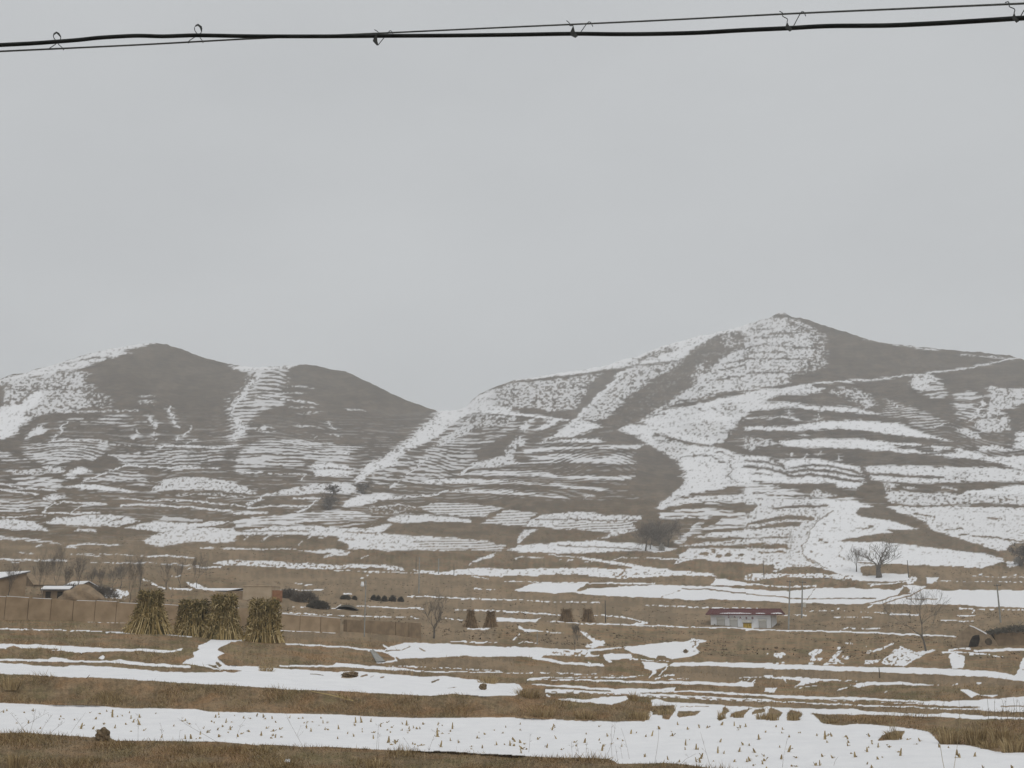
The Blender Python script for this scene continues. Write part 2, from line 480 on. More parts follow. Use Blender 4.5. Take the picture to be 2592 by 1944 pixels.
P('B', .82, 's', 200, 1312, 450, 1240, 650, 1210, 850, 1205, 960, 1230, 1000, 1290, 700, 1290, 450, 1300)
P('B', .93, 's', 840, 1395, 880, 1340, 1000, 1300, 1200, 1290, 1250, 1320, 1050, 1380, 900, 1405)
Ln('B', .8, 16, 1250, 1330, 1600, 1302, 1700, 1270)
Ln('B', .85, 14, 450, 1330, 660, 1330)
Ln('B', .85, 18, 90, 1380, 200, 1330)
Ln('B', .85, 13, 80, 1410, 250, 1390, 540, 1400)
Ln('B', .9, 16, 480, 1442, 560, 1410, 630, 1350)
Ln('B', .85, 20, -20, 1450, 240, 1450)
P('B', .76, 'c', -20, 1500, 300, 1470, 700, 1430, 820, 1420, 1050, 1450, 950, 1480, 700, 1500, 400, 1570, 100, 1560, -20, 1570)
P('B', .86, 's', -350, 1640, -20, 1590, 400, 1560, 900, 1580, 1100, 1590, 1200, 1540, 1180, 1600, 1000, 1612, 1500, 1640, 1800, 1650, 1900, 1680, -350, 1680)
Ln('B', .05, 7, 0, 1602, 550, 1592)
P('B', .2, 's', 1060, 1390, 1400, 1390, 1440, 1420, 1400, 1450, 1080, 1450)
Ln('B', .8, 10, 1100, 1400, 1300, 1386, 1420, 1400)
P('B', .7, 'r', 1430, 1400, 1620, 1360, 1850, 1375, 2110, 1405, 1910, 1472, 1840, 1480, 1550, 1450)
P('B', .85, 's', 1190, 1510, 1250, 1470, 1500, 1460, 1900, 1500, 1880, 1520, 1300, 1525)
P('B', .7, 'r', 1950, 1532, 2020, 1480, 2130, 1430, 2330, 1430, 2330, 1550, 2080, 1540)
# ---- big right hill, left flank
P('C', .94, 's', -20, 720, 30, 680, 280, 570, 600, 522, 1050, 448, 1430, 322, 1500, 285, 1800, 205, 2100, 140, 2230, 100, 2230, 190, 2000, 235, 1760, 322, 1650, 420, 1200, 480, 900, 515, 280, 592, 130, 640)
P('C', .55, 's', 1420, 350, 1560, 300, 1640, 320, 1600, 345, 1450, 400, 1250, 440, 1200, 450)
Ln('C', 0, 8, 130, 640, 280, 596, 600, 570, 760, 542, 1000, 500, 1400, 446, 1640, 425)
P('C', .6, 's', 30, 720, 130, 650, 300, 602, 600, 577, 1030, 510, 960, 560, 880, 700, 800, 800, 640, 830, 500, 800, -20, 800)
P('C', .9, 's', -20, 720, 130, 655, 120, 760, 300, 800, -20, 815)
P('C', .03, 'f', 1030, 530, 1180, 490, 1140, 580, 1000, 700, 860, 850, 780, 880, 790, 810, 870, 720, 930, 600)
P('C', .66, 's', 1190, 490, 1640, 430, 1600, 480, 1480, 530, 1400, 600, 1300, 660, 1180, 760, 1080, 860, 980, 900, 870, 890, 780, 900, 1040, 650, 1140, 580)
Ln('C', .92, 26, 1180, 515, 1020, 680, 800, 908)
P('C', .04, 's', 1760, 320, 1950, 220, 2100, 180, 2130, 260, 2050, 330, 2000, 400, 1900, 530, 1840, 600, 1740, 620, 1620, 720, 1500, 790, 1400, 850, 1310, 900, 1280, 920, 1050, 905, 1160, 810, 1250, 710, 1370, 620, 1480, 570, 1600, 480, 1680, 400)
P('C', .5, 's', 1860, 420, 1850, 540, 1750, 600, 1740, 560, 1780, 480)
P('C', .32, 's', 1980, 215, 2120, 180, 2130, 300, 2040, 330, 1960, 300)
P('C', .78, 's', 1310, 900, 1500, 790, 1740, 625, 2000, 390, 2130, 300, 2230, 240, 2230, 660, 2000, 670, 1830, 720, 1620, 760, 1480, 830)
for c in ((2030, 440, 2230, 415), (1840, 580, 2000, 560, 2230, 540), (1620, 745, 1780, 722, 1850, 700, 1990, 672, 2230, 655), (1980, 490, 2230, 445), (2100, 330, 2230, 290)):
    Ln('C', .05, 8, *c)
P('C', .93, 's', 1160, 970, 1300, 910, 1480, 830, 1800, 760, 2230, 670, 2230, 830, 2100, 900, 2060, 1000, 1990, 1070, 1900, 1090, 2000, 1130, 2200, 1200, 2230, 1400, 1700, 1500, 1450, 1590, 1560, 1500, 1690, 1360, 1640, 1330, 1700, 1310, 1620, 1210, 1390, 1080)
P('C', .75, 's', 1650, 930, 1980, 900, 2040, 980, 1960, 1060, 1700, 1000)
P('C', .72, 's', 1480, 1010, 1700, 1080, 1700, 1140, 1640, 1180, 1500, 1130, 1420, 1080)
P('C', .7, 's', 1960, 760, 2130, 760, 2120, 850, 2000, 840)
Ln('C', .05, 9, 1400, 855, 1540, 850)
Ln('C', .08, 20, 1450, 1005, 1700, 1080, 1880, 1100)
Ln('C', 0, 16, 1280, 915, 1380, 925)
Ln('C', .1, 9, 1620, 1225, 1660, 1190, 1720, 1180, 1900, 1185, 2000, 1230)
Ln('C', .1, 7, 1740, 790, 1860, 830)
Ln('C', .1, 7, 1900, 795, 1990, 840)
Ln('C', .1, 8, 1960, 1150, 2080, 1190)
Ln('C', .1, 8, 2030, 1230, 2060, 1300, 2040, 1340, 2110, 1395)
P('C', .02, 's', 2080, 910, 2230, 830, 2230, 900, 2100, 932)
P('C', .02, 's', 1990, 1050, 2060, 970, 2230, 1000, 2080, 1040, 2000, 1072)
Ln('C', .95, 20, -20, 822, 350, 850, 560, 870, 740, 895)
P('C', .5, 's', -20, 860, 350, 880, 250, 940, -20, 960)
P('C', .2, 'c', -20, 960, 280, 940, 150, 1010, -20, 1110)
P('C', .9, 's', 430, 890, 490, 880, 450, 960, 400, 990, 360, 950)
P('C', .9, 's', 590, 870, 690, 890, 620, 950, 540, 980, 500, 970, 580, 920)
P('C', .93, 's', 760, 910, 860, 895, 990, 920, 1000, 960, 860, 1000, 800, 1030, 640, 1042, 560, 1080, 500, 1092, 640, 1020, 760, 930)
P('C', .02, 'f', 1160, 985, 1390, 1085, 1620, 1220, 1680, 1310, 1600, 1340, 1690, 1370, 1580, 1500, 1440, 1560, 1300, 1500, 1200, 1400, 1290, 1340, 1310, 1250, 1280, 1190, 1340, 1110, 1050, 1075, 1030, 1040, 830, 1040, 870, 1010)
P('C', .92, 's', 560, 1085, 800, 1040, 1030, 1048, 1000, 1072, 700, 1072)
P('C', .82, 'c', 380, 1140, 560, 1110, 900, 1105, 1380, 1083, 1340, 1110, 1330, 1135, 900, 1125, 640, 1140, 400, 1162)
P('C', .72, 'c', 310, 1240, 420, 1200, 600, 1160, 900, 1170, 1280, 1180, 1300, 1250, 1000, 1235, 800, 1240, 400, 1242)
P('C', .75, 's', 240, 1180, 260, 1110, 390, 1020, 400, 1090, 330, 1130, 300, 1200, 370, 1250, 250, 1262, 200, 1280, -20, 1270, -20, 1240)
P('C', .8, 'c', -20, 1298, 370, 1300, 800, 1340, 1280, 1340, 1190, 1380, 600, 1350, -20, 1335)
P('C', .8, 'c', -20, 1368, 400, 1388, 900, 1420, 1150, 1440, 1000, 1462, 600, 1422, -20, 1396)
P('C', .8, 'c', -20, 1448, 300, 1465, 600, 1488, 800, 1520, 500, 1507, -20, 1476)
Ln('C', .85, 12, 950, 1490, 900, 1495, 870, 1522)
Ln('C', .8, 22, 980, 1580, 930, 1602)
P('C', .82, 's', 540, 1652, 800, 1632, 1000, 1650, 1150, 1680, 480, 1680)
P('C', .03, 'c', 1700, 1500, 1900, 1460, 2230, 1420, 2230, 1462, 1950, 1490)
P('C', .75, 'c', 1700, 1560, 1950, 1500, 2230, 1478, 2230, 1560, 2000, 1572)
P('C', .03, 'c', 1480, 1620, 1650, 1562, 2200, 1572, 2230, 1600, 1700, 1602)
P('C', .9, 's', 1480, 1642, 1700, 1605, 2230, 1640, 2230, 1680, 1480, 1680)
Ln('C', .8, 10, 1300, 1560, 1400, 1550, 1470, 1612)
# ---- big right hill, summit and right flank
P('D', .74, 's', -20, 130, 180, 70, 350, 68, 480, 125, 520, 260, 560, 330, 540, 400, 400, 500, 350, 600, -20, 662)
P('D', .35, 's', 330, 110, 450, 120, 620, 220, 640, 420, 540, 520, 400, 520, 520, 400, 540, 320, 480, 220)
for c in ((40, 182, 250, 150), (50, 236, 230, 226), (-20, 325, 140, 292, 560, 322), (-20, 412, 200, 400, 500, 412), (-20, 520, 250, 510, 380, 520), (160, 205, 420, 195), (0, 360, 300, 350)):
    Ln('D', .05, 7, *c)
P('D', 0, 'f', 190, 72, 240, 40, 290, 50, 350, 62, 280, 78)
Ln('D', .85, 9, 235, 42, 290, 36)
Ln('D', .85, 8, 950, 246, 1200, 298, 1520, 330)
Ln('D', .55, 6, 1700, 372, 2080, 392)
P('D', .9, 's', -20, 668, 500, 615, 640, 640, 560, 680, 250, 700, 110, 770, 60, 830, -20, 842)
P('D', .02, 'c', 250, 700, 560, 690, 850, 740, 900, 800, 560, 780, 400, 755, 200, 752, 110, 768)
Ln('D', .96, 10, 300, 645, 500, 615, 560, 600, 720, 590, 1150, 556, 1330, 536, 1460, 520, 1650, 500, 1900, 452, 2080, 412, 2190, 402, 2300, 400)
P('D', .92, 's', 100, 772, 200, 753, 400, 758, 560, 783, 870, 798, 1100, 857, 900, 842, 560, 812, 300, 792, 0, 832)
P('D', .02, 'c', 0, 832, 300, 795, 560, 815, 900, 845, 1130, 870, 1000, 905, 850, 890, 600, 900, 450, 930, 300, 945, -20, 935)
Ln('D', .85, 12, -20, 882, 240, 870, 420, 888)
Ln('D', .8, 12, 570, 838, 550, 900)
Ln('D', .6, 10, 320, 820, 325, 860)
P('D', .97, 's', -20, 940, 300, 950, 450, 935, 600, 905, 850, 893, 1000, 910, 1200, 918, 1300, 970, 1480, 1020, 1650, 1062, 1300, 1030, 1100, 1005, 850, 975, 600, 965, 350, 987, -20, 972)
P('D', .02, 'c', -20, 975, 350, 990, 600, 968, 850, 978, 1300, 1033, 1650, 1065, 1700, 1080, 1420, 1090, 1200, 1068, 900, 1048, 500, 1042, 240, 1055, 220, 1048, -20, 1028)
Ln('D', .75, 20, 430, 1020, 460, 1010)
P('D', .97, 's', 240, 1062, 500, 1045, 900, 1050, 1200, 1070, 1350, 1078, 1400, 1102, 1100, 1088, 1200, 1112, 1400, 1150, 1490, 1168, 1200, 1152, 900, 1122, 600, 1112, 260, 1108)
P('D', .62, 's', -20, 1030, 220, 1050, 240, 1090, 100, 1110, -20, 1142)
Ln('D', .8, 10, 260, 1120, 220, 1166)
P('D', .02, 'c', 240, 1112, 600, 1116, 900, 1126, 1200, 1156, 1490, 1172, 1600, 1195, 1800, 1215, 2000, 1235, 2230, 1320, 2230, 1330, 2000, 1268, 1750, 1268, 1300, 1256, 950, 1258, 760, 1238, 560, 1203, 420, 1208, 230, 1208, 150, 1185, -20, 1168, -20, 1145, 100, 1115)
for c in ((370, 1160, 360, 1185), (465, 1165, 450, 1200), (590, 1150, 560, 1175), (735, 1170, 730, 1210)):
    Ln('D', .7, 12, *c)
P('D', .92, 's', 1490, 1172, 1700, 1118, 1900, 1178, 2230, 1262, 2230, 1312, 2000, 1232, 1800, 1212, 1600, 1192)
P('D', .02, 'c', 1530, 1130, 1650, 1135, 1690, 1150, 1560, 1165, 1500, 1150)
P('D', .85, 's', 1430, 1100, 1540, 1098, 1640, 1128, 1480, 1142)
P('D', .7, 's', 1650, 960, 1760, 960, 1900, 1040, 1830, 1052, 1700, 990)
P('D', .85, 's', 1830, 1142, 1880, 1090, 2000, 1100, 2180, 1142, 1950, 1142)
P('D', .92, 's', 1930, 1182, 2230, 1185, 2230, 1255, 2050, 1222)
P('D', .42, 's', 660, 660, 840, 620, 1000, 700, 1020, 780, 940, 800, 860, 750, 700, 690)
Ln('D', .7, 12, 840, 670, 920, 720, 1000, 782, 930, 808)
P('D', .26, 'c', 1100, 720, 1300, 790, 1600, 900, 1650, 960, 1500, 970, 1300, 930, 1100, 860)
Ln('D', .7, 11, 1110, 735, 1210, 785)
Ln('D', .7, 9, 1500, 950, 1630, 915)
P('D', .55, 'c', 1330, 530, 1480, 530, 1560, 600, 1580, 720, 1480, 722, 1310, 640)
P('D', .8, 's', 1330, 530, 1470, 530, 1500, 580, 1400, 660, 1310, 640)
P('D', .62, 'c', 1650, 690, 1800, 660, 1850, 700, 1830, 830, 1750, 900, 1690, 890, 1650, 820)
P('D', .95, 's', 1880, 690, 1895, 780, 1800, 900, 1760, 922, 1850, 780)
P('D', .72, 's', 1930, 615, 2040, 640, 2330, 640, 2330, 720, 2000, 830, 2100, 870, 2090, 980, 1850, 992, 1800, 930, 1900, 830, 1940, 740)
Ln('D', .05, 14, 2060, 640, 2070, 720)
Ln('D', .1, 8, 1850, 890, 2080, 850)
P('D', .02, 'f', 2110, 880, 2180, 890, 2140, 1100, 2090, 1090, 2100, 990)
P('D', .9, 's', 2130, 1000, 2330, 970, 2330, 1150, 2130, 1122)
P('D', .97, 's', -20, 1170, 150, 1188, 300, 1290, 320, 1352, -20, 1312)
Ln('D', 0, 16, -20, 1220, 150, 1230, 290, 1280)
Ln('D', 0, 22, -20, 1265, 150, 1282, 320, 1335)
P('D', .97, 's', 230, 1210, 420, 1210, 560, 1205, 760, 1240, 950, 1290, 980, 1340, 940, 1392, 850, 1450, 690, 1412, 330, 1360, 330, 1300)
Ln('D', 0, 16, 360, 1275, 500, 1250, 700, 1270, 920, 1330)
Ln('D', 0, 19, 340, 1312, 480, 1290, 700, 1312, 960, 1362)
Ln('D', 0, 19, 330, 1347, 500, 1332, 700, 1355, 900, 1386)
P('D', .98, 's', -20, 1320, 400, 1360, 680, 1390, 900, 1395, 860, 1450, 690, 1412, 430, 1410, 200, 1396, -20, 1372)
P('D', .84, 'c', -20, 1395, 170, 1400, 450, 1480, 500, 1520, 850, 1510, 880, 1550, 1000, 1590, 890, 1630, 860, 1680, -20, 1680)
P('D', .02, 'f', 170, 1400, 450, 1400, 650, 1400, 750, 1450, 880, 1480, 760, 1502, 700, 1480, 480, 1470, 380, 1440)
P('D', .72, 's', 480, 1502, 560, 1450, 680, 1480, 760, 1502, 600, 1512)
P('D', 0, 'f', 900, 1260, 1000, 1340, 1100, 1400, 1090, 1470, 1150, 1562, 1000, 1562, 850, 1480, 950, 1390)
Ln('D', .05, 8, -20, 1480, 480, 1512)
Ln('D', .05, 15, 200, 1590, 400, 1570, 640, 1582)
P('D', .9, 's', 950, 1262, 1300, 1260, 1750, 1272, 2000, 1270, 2330, 1330, 2330, 1375, 1740, 1392, 1400, 1402, 1000, 1372, 960, 1310)
P('D', .72, 's', 1650, 1300, 1760, 1290, 1740, 1390, 1600, 1385)
P('D', .02, 'f', 970, 1318, 1580, 1343, 1582, 1366, 1000, 1336)
P('D', .02, 'c', 1090, 1402, 1750, 1402, 2330, 1375, 2330, 1410, 1760, 1470, 1100, 1460)
P('D', .85, 's', 1095, 1462, 1110, 1400, 1205, 1400, 1130, 1472)
Ln('D', .6, 18, 1550, 1440, 1680, 1445)
Ln('D', .6, 18, 1270, 1440, 1330, 1420)
P('D', .98, 's', 1730, 1465, 2330, 1400, 2330, 1492, 1700, 1492)
P('D', .78, 's', 1100, 1472, 1730, 1482, 2330, 1500, 2330, 1572, 1500, 1577, 1150, 1560)
P('D', .94, 's', 1030, 1590, 1900, 1588, 2330, 1610, 2330, 1680, 1300, 1680)
Ln('D', .03, 9, 1050, 1576, 1500, 1581, 1850, 1560, 2330, 1592)
# ---- lower left slopes and village
P('E', .7, 'r', -60, 195, 200, 205, 430, 235, 540, 262, 430, 248, 200, 232, -60, 225)
Ln('E', .9, 11, 570, 290, 680, 265, 830, 256, 1000, 275)
Ln('E', .8, 10, 590, 285, 650, 297)
Ln('E', .8, 11, 300, 282, 350, 265)
P('E', .86, 's', 1240, 230, 1350, 170, 1560, 130, 1850, 120, 2230, 135, 2230, 165, 1900, 190, 1700, 240, 1500, 260, 1400, 282, 1290, 267)
Ln('E', .85, 11, 1720, 300, 1830, 290)
Ln('E', .9, 12, 1930, 300, 2230, 305)
Ln('E', .75, 16, -40, 388, 200, 400, 560, 405)
Ln('E', .7, 10, 80, 412, 180, 425)
Ln('E', .6, 7, 160, 340, 290, 343)
Ln('E', .75, 8, 740, 360, 850, 366)
Ln('E', .6, 8, 610, 343, 1000, 355, 1250, 365)
Ln('E', .9, 12, 1250, 370, 1400, 365, 1680, 377)
Ln('E', .6, 8, 780, 420, 1300, 425, 1480, 438)
Ln('E', .85, 10, 1470, 442, 1500, 425, 1560, 445, 1700, 450)
Ln('E', .85, 11, 1615, 490, 1680, 465, 1900, 463)
P('E', .72, 's', 1810, 425, 1950, 405, 2230, 410, 2230, 440, 1900, 445)
Ln('E', .7, 9, 1470, 540, 1550, 540)
P('E', .85, 's', 1610, 590, 1700, 600, 1850, 665, 1680, 652, 1640, 622)
Ln('E', .65, 14, 1220, 560, 1320, 615, 1400, 638, 1640, 655)
P('E', .6, 's', 800, 650, 940, 640, 1100, 660, 1100, 740, 900, 730, 830, 700)
Ln('E', .8, 8, -40, 884, 300, 896, 560, 915, 900, 932, 1110, 938)
Ln('E', .97, 9, -40, 990, 700, 1010, 1300, 1036, 1640, 1056)
P('E', .95, 's', -40, 1120, 130, 1120, 600, 1140, 680, 1148, 1000, 1165, 1310, 1165, 1480, 1180, 1575, 1155, 1560, 1180, 1440, 1202, 1200, 1182, 1000, 1187, 650, 1202, 530, 1182, 340, 1162, 170, 1157, -40, 1167)
P('E', .02, 'f', 30, 1160, 110, 1132, 180, 1148, 150, 1166)
Ln('E', .02, 10, 330, 1160, 500, 1168)
P('E', .985, 's', 1710, 1130, 1770, 1118, 1830, 1078, 2140, 1083, 1990, 1112, 1860, 1170, 1925, 1200, 1880, 1230, 1930, 1300, 2000, 1312, 2230, 1312, 2230, 1335, 1920, 1350, 1650, 1300, 1570, 1292, 1600, 1260, 1660, 1240, 1670, 1190, 1720, 1180)
P('E', .9, 's', 845, 1245, 890, 1213, 912, 1230, 890, 1257)
P('E', .97, 's', -40, 1248, 410, 1258, 450, 1235, 530, 1240, 640, 1262, 950, 1268, 1030, 1258, 1300, 1288, 1640, 1310, 1640, 1332, 1300, 1310, 900, 1282, 400, 1277, -40, 1264)
Ln('E', .02, 9, 580, 1252, 660, 1252)
# ---- middle valley
P('F', 0, 'c', -20, 100, 500, 60, 2230, 60, 2230, 300, -20, 300)
P('F', .8, 'c', -20, 60, 250, 30, 700, 0, 1100, 0, 1250, 30, 1000, 40, 600, 80, 300, 105, -20, 120)
P('F', .25, 'c', 500, 85, 1000, 40, 1230, 40, 1150, 100, 900, 115, 560, 105)
P('F', .87, 's', -20, 155, 300, 112, 600, 105, 900, 120, 1100, 125, 1250, 90, 1335, 95, 1230, 170, 1500, 190, 1800, 200, 2230, 240, 2230, 312, 1900, 316, 1400, 310, 1300, 322, 1100, 302, 950, 302, 965, 275, 850, 202, 700, 182, 300, 182, -20, 182)
P('F', .7, 'r', 1500, 240, 1800, 205, 2230, 245, 2230, 312, 1900, 312, 1600, 300)
Ln('F', .02, 8, 0, 155, 600, 150)
Ln('F', .02, 9, 960, 165, 1200, 162)
P('F', .86, 's', 1280, 60, 1500, 10, 2080, 50, 2030, 80, 1700, 70, 1400, 78)
P('F', .72, 'r', 2100, 85, 2230, 20, 2230, 92)
for c in ((50, 220, 110, 190), (200, 240, 280, 190), (320, 205, 380, 190), (590, 215, 640, 190), (530, 270, 560, 240), (720, 205, 780, 195)):
    Ln('F', .7, 10, *c)
Ln('F', .9, 8, -20, 305, 520, 310)
P('F', .8, 's', 530, 325, 850, 300, 970, 320, 960, 365, 870, 362, 750, 378, 800, 342, 640, 332)
Ln('F', .8, 13, 1060, 385, 1140, 360)
P('F', .74, 's', -20, 402, 300, 410, 480, 420, 680, 430, 900, 445, 1000, 430, 1130, 440, 1300, 440, 1420, 460, 1430, 490, 1300, 487, 1150, 462, 950, 472, 800, 482, 500, 472, -20, 442)
P('F', .86, 's', 1500, 480, 1750, 500, 2000, 480, 2230, 473, 2230, 532, 1870, 532, 1600, 517)
Ln('F', .7, 6, 850, 490, 1700, 516)
Ln('F', .8, 15, 2010, 442, 2080, 392, 2212, 350)
Ln('F', .8, 7, 500, 606, 650, 610)
Ln('F', .8, 12, 1080, 556, 1130, 530)
Ln('F', .8, 7, 2040, 650, 2230, 655)
Ln('F', .92, 11, 160, 656, 350, 658)
Ln('F', .92, 11, 610, 658, 725, 658)
Ln('F', .6, 6, 350, 660, 620, 660)
Ln('F', .9, 9, 905, 693, 985, 697)
Ln('F', .9, 9, 1470, 715, 1730, 720, 2000, 735, 2230, 741)
Ln('F', .85, 8, 1030, 800, 1300, 808, 1600, 820)
Ln('F', .8, 8, 1860, 828, 2230, 833)
Ln('F', .85, 8, 760, 815, 930, 823)
Ln('F', .7, 6, 490, 805, 590, 803)
Ln('F', .9, 8, 340, 857, 700, 870, 1100, 885, 1450, 895)
Ln('F', .9, 9, 1505, 893, 1565, 906)
Ln('F', .85, 9, 1780, 903, 1940, 925)
Ln('F', .95, 9, 380, 1004, 600, 1010, 840, 1027)
P('F', .92, 's', 1320, 1047, 1370, 1008, 1402, 1030, 1350, 1045)
Ln('F', .9, 11, 1410, 1030, 1470, 1052)
Ln('F', .92, 9, 1980, 993, 2110, 996, 2180, 980)
Ln('F', .92, 9, 1850, 1100, 2230, 1110)
# ---- lower middle right
P('G', 0, 'c', -20, 60, 1480, 60, 1480, 400, 900, 360, 330, 400, -20, 360)
P('G', .72, 'r', -20, 78, 220, 110, 80, 182, -20, 188)
P('G', .72, 'r', 50, 240, 240, 125, 500, 155, 410, 258)
P('G', .84, 's', 410, 260, 530, 165, 700, 150, 900, 145, 1100, 170, 1340, 180, 1330, 215, 1260, 230, 1300, 290, 1200, 320, 980, 362, 1100, 310, 800, 285, 640, 282, 570, 267)
P('G', .7, 'r', 700, 220, 1250, 230, 1290, 285, 1100, 300, 800, 282, 650, 275)
Ln('G', .02, 9, 500, 205, 850, 205, 1100, 215, 1320, 215)
P('G', .85, 's', 340, 392, 360, 340, 420, 285, 510, 285, 430, 332, 350, 392)
P('G', .62, 'r', -20, 368, 240, 410, 230, 457, -20, 452)
P('G', .94, 's', 270, 457, 340, 405, 600, 395, 760, 380, 1000, 375, 1150, 390, 1280, 395, 1500, 420, 1640, 440, 1450, 472, 1200, 457, 900, 477, 700, 472, 450, 467)
Ln('G', .02, 8, 660, 415, 800, 420, 1100, 430, 1350, 445)
Ln('G', .02, 12, 1070, 465, 1250, 460, 1430, 465)
P('G', .93, 's', 880, 508, 1060, 533, 1350, 578, 1600, 615, 1900, 638, 1960, 670, 1900, 657, 1600, 637, 1300, 592, 1020, 547, 860, 520)
Ln('G', .85, 7, 590, 484, 880, 512)
P('G', .85, 's', -20, 560, 30, 520, 130, 488, 180, 470, 160, 500, 60, 532)
Ln('G', .75, 11, 345, 525, 400, 500, 560, 516)
for c in ((660, 547, 700, 520), (730, 552, 780, 530), (890, 552, 960, 540)):
    Ln('G', .7, 11, *c)
P('G', .88, 's', -20, 600, 150, 600, 500, 600, 700, 595, 900, 590, 1130, 605, 1240, 595, 1330, 588, 1400, 600, 1640, 625, 1900, 645, 1870, 662, 1600, 647, 1300, 672, 1180, 682, 1050, 667, 800, 642, 500, 652, 200, 657, -20, 657)
P('G', .55, 's', 1100, 630, 1230, 600, 1220, 670, 1130, 665)
Ln('G', .8, 8, -20, 665, 120, 681)
Ln('G', .92, 8, 240, 695, 480, 705, 900, 712, 1180, 719, 1440, 720)
P('G', .985, 's', 325, 777, 400, 740, 480, 712, 910, 718, 880, 742, 790, 787, 650, 797, 500, 787)
P('G', .99, 's', 770, 787, 930, 755, 1200, 740, 1500, 728, 1700, 735, 1740, 732, 1900, 740, 2230, 765, 2230, 852, 1880, 842, 1800, 852, 1500, 832, 1000, 812)
Ln('G', .02, 11, 1670, 757, 1850, 760, 2000, 780, 2230, 805)
Ln('G', .4, 6, 1510, 825, 1650, 772)
P('G', .9, 's', 1640, 500, 1700, 440, 2230, 440, 2230, 552, 2000, 542, 1800, 520, 1690, 540, 1600, 560)
Dt('G', .05, 26, 1840, 478, 1960, 495, 2030, 488, 2130, 490, 1910, 458)
Ln('G', .85, 9, 1350, 515, 1640, 520)
Ln('G', .8, 11, 1100, 530, 1180, 510, 1300, 515)
P('G', .86, 's', 1450, 100, 1700, 30, 2230, -10, 2230, 62, 1900, 57, 1700, 75, 1480, 132)
P('G', .02, 'c', 1560, 95, 1700, 78, 2100, 90, 2230, 100, 2230, 150, 1800, 112, 1520, 132)
P('G', .76, 'c', 1490, 150, 1700, 115, 1900, 125, 2230, 160, 2230, 260, 1900, 290, 1700, 342, 1680, 402, 1600, 392, 1650, 342, 1760, 250, 1840, 200, 1700, 180, 1540, 190)
P('G', .02, 'c', 1810, 260, 1870, 180, 2010, 180, 1930, 240, 1830, 277)
P('G', .86, 's', 1760, 345, 1900, 310, 2230, 290, 2230, 342, 1800, 347)
P('G', .75, 's', 1650, 420, 1800, 395, 2230, 360, 2230, 400, 1900, 420)
P('G', .96, 's', 1940, 678, 2010, 680, 2230, 722, 2230, 737, 1900, 732)
Ln('G', .65, 7, -20, 835, 600, 860, 1000, 870)
Ln('G', .85, 8, 1380, 890, 1800, 905, 2230, 917)
Ln('G', .8, 8, -20, 930, 480, 950, 680, 970)
P('G', .97, 's', 180, 988, 300, 992, 480, 1010, 545, 988, 500, 1027, 180, 1022)
Ln('G', .97, 9, 600, 1020, 900, 1035, 1300, 1050, 1900, 1070, 2230, 1076)
Ln('G', .93, 9, 970, 970, 1200, 985, 1300, 1010, 1380, 1030, 1290, 1040)
Ln('G', .9, 9, -20, 1080, 110, 1075)
P('G', .97, 's', 340, 1060, 370, 1050, 390, 1075, 480, 1085, 585, 1100, 400, 1102)
Ln('G', .85, 8, 580, 1105, 720, 1110)
Ln('G', .65, 14, 310, 1170, 370, 1120)
# ---- lower right
P('H', .84, 's', -20, 20, 530, 55, 650, 85, 640, 150, 540, 215, 480, 350, 430, 470, 480, 530, 700, 630, 230, 625, -20, 560)
P('H', .99, 's', 530, 55, 830, 50, 880, 80, 1040, 105, 910, 110, 870, 150, 900, 180, 1150, 210, 1260, 250, 1370, 290, 1100, 285, 1190, 312, 980, 330, 710, 375, 980, 382, 1180, 388, 1500, 430, 1880, 475, 2050, 540, 1900, 592, 1500, 575, 1100, 565, 920, 580, 890, 600, 940, 660, 1060, 655, 1060, 640, 1280, 643, 1290, 690, 1000, 720, 870, 722, 820, 670, 700, 630, 480, 520, 430, 470, 480, 350, 530, 230, 640, 150, 650, 95)
P('H', .02, 'f', 180, 112, 350, 90, 660, 86, 640, 102, 380, 110, 200, 127)
P('H', .02, 'f', -20, 237, 200, 190, 330, 168, 520, 180, 542, 212, 330, 205, 150, 227, -20, 252)
P('H', .02, 'f', -20, 282, 300, 225, 430, 218, 420, 257, 250, 270, 60, 287)
Ln('H', .02, 9, -20, 356, 330, 346)
P('H', .05, 's', -20, 400, 150, 395, 330, 410, 335, 440, -20, 432)
Ln('H', .05, 12, 90, 465, 300, 468)
P('H', .02, 'f', -20, 78, 80, 90, 40, 142, -20, 157)
Ln('H', .02, 5, 690, 140, 600, 190, 540, 235, 510, 300, 480, 370, 440, 430, 440, 470, 490, 520, 590, 560)
for c in ((600, 370, 24), (630, 388, 18), (517, 462, 18), (610, 237, 12), (680, 212, 12)):
    Dt('H', .02, c[2], c[0], c[1])
Ln('H', .02, 8, 870, 275, 990, 272)
Dt('H', .02, 20, 985, 262)
Ln('H', .5, 5, 745, 420, 730, 480, 780, 530, 860, 545)
Ln('H', .02, 9, 890, 548, 1030, 556)
P('H', .02, 'f', -20, 560, 210, 568, 215, 610, -20, 632)
P('H', .02, 'f', 230, 627, 330, 585, 520, 583, 715, 632, 500, 632)
P('H', .78, 's', -20, 638, 700, 638, 860, 660, 870, 690, 500, 672, 300, 662, 100, 692, -20, 692)
P('H', .03, 'f', 20, 692, 100, 690, 300, 668, 600, 680, 860, 692, 1190, 705, 870, 728, 500, 742, 300, 728, 20, 718)
Ln('H', .92, 9, -20, 718, 200, 735, 300, 745, 550, 735)
P('H', 0, 'f', 890, 600, 920, 580, 1100, 565, 1500, 575, 1900, 592, 2100, 580, 2330, 640, 2330, 760, 1570, 768, 1420, 745, 1290, 690, 1280, 650, 1080, 640, 1060, 655, 940, 662)
P('H', .97, 's', 1060, 640, 1110, 632, 1290, 645, 1290, 655, 1100, 652, 1060, 672)
P('H', .8, 's', 1275, 690, 1310, 662, 1355, 672, 1330, 720, 1290, 730)
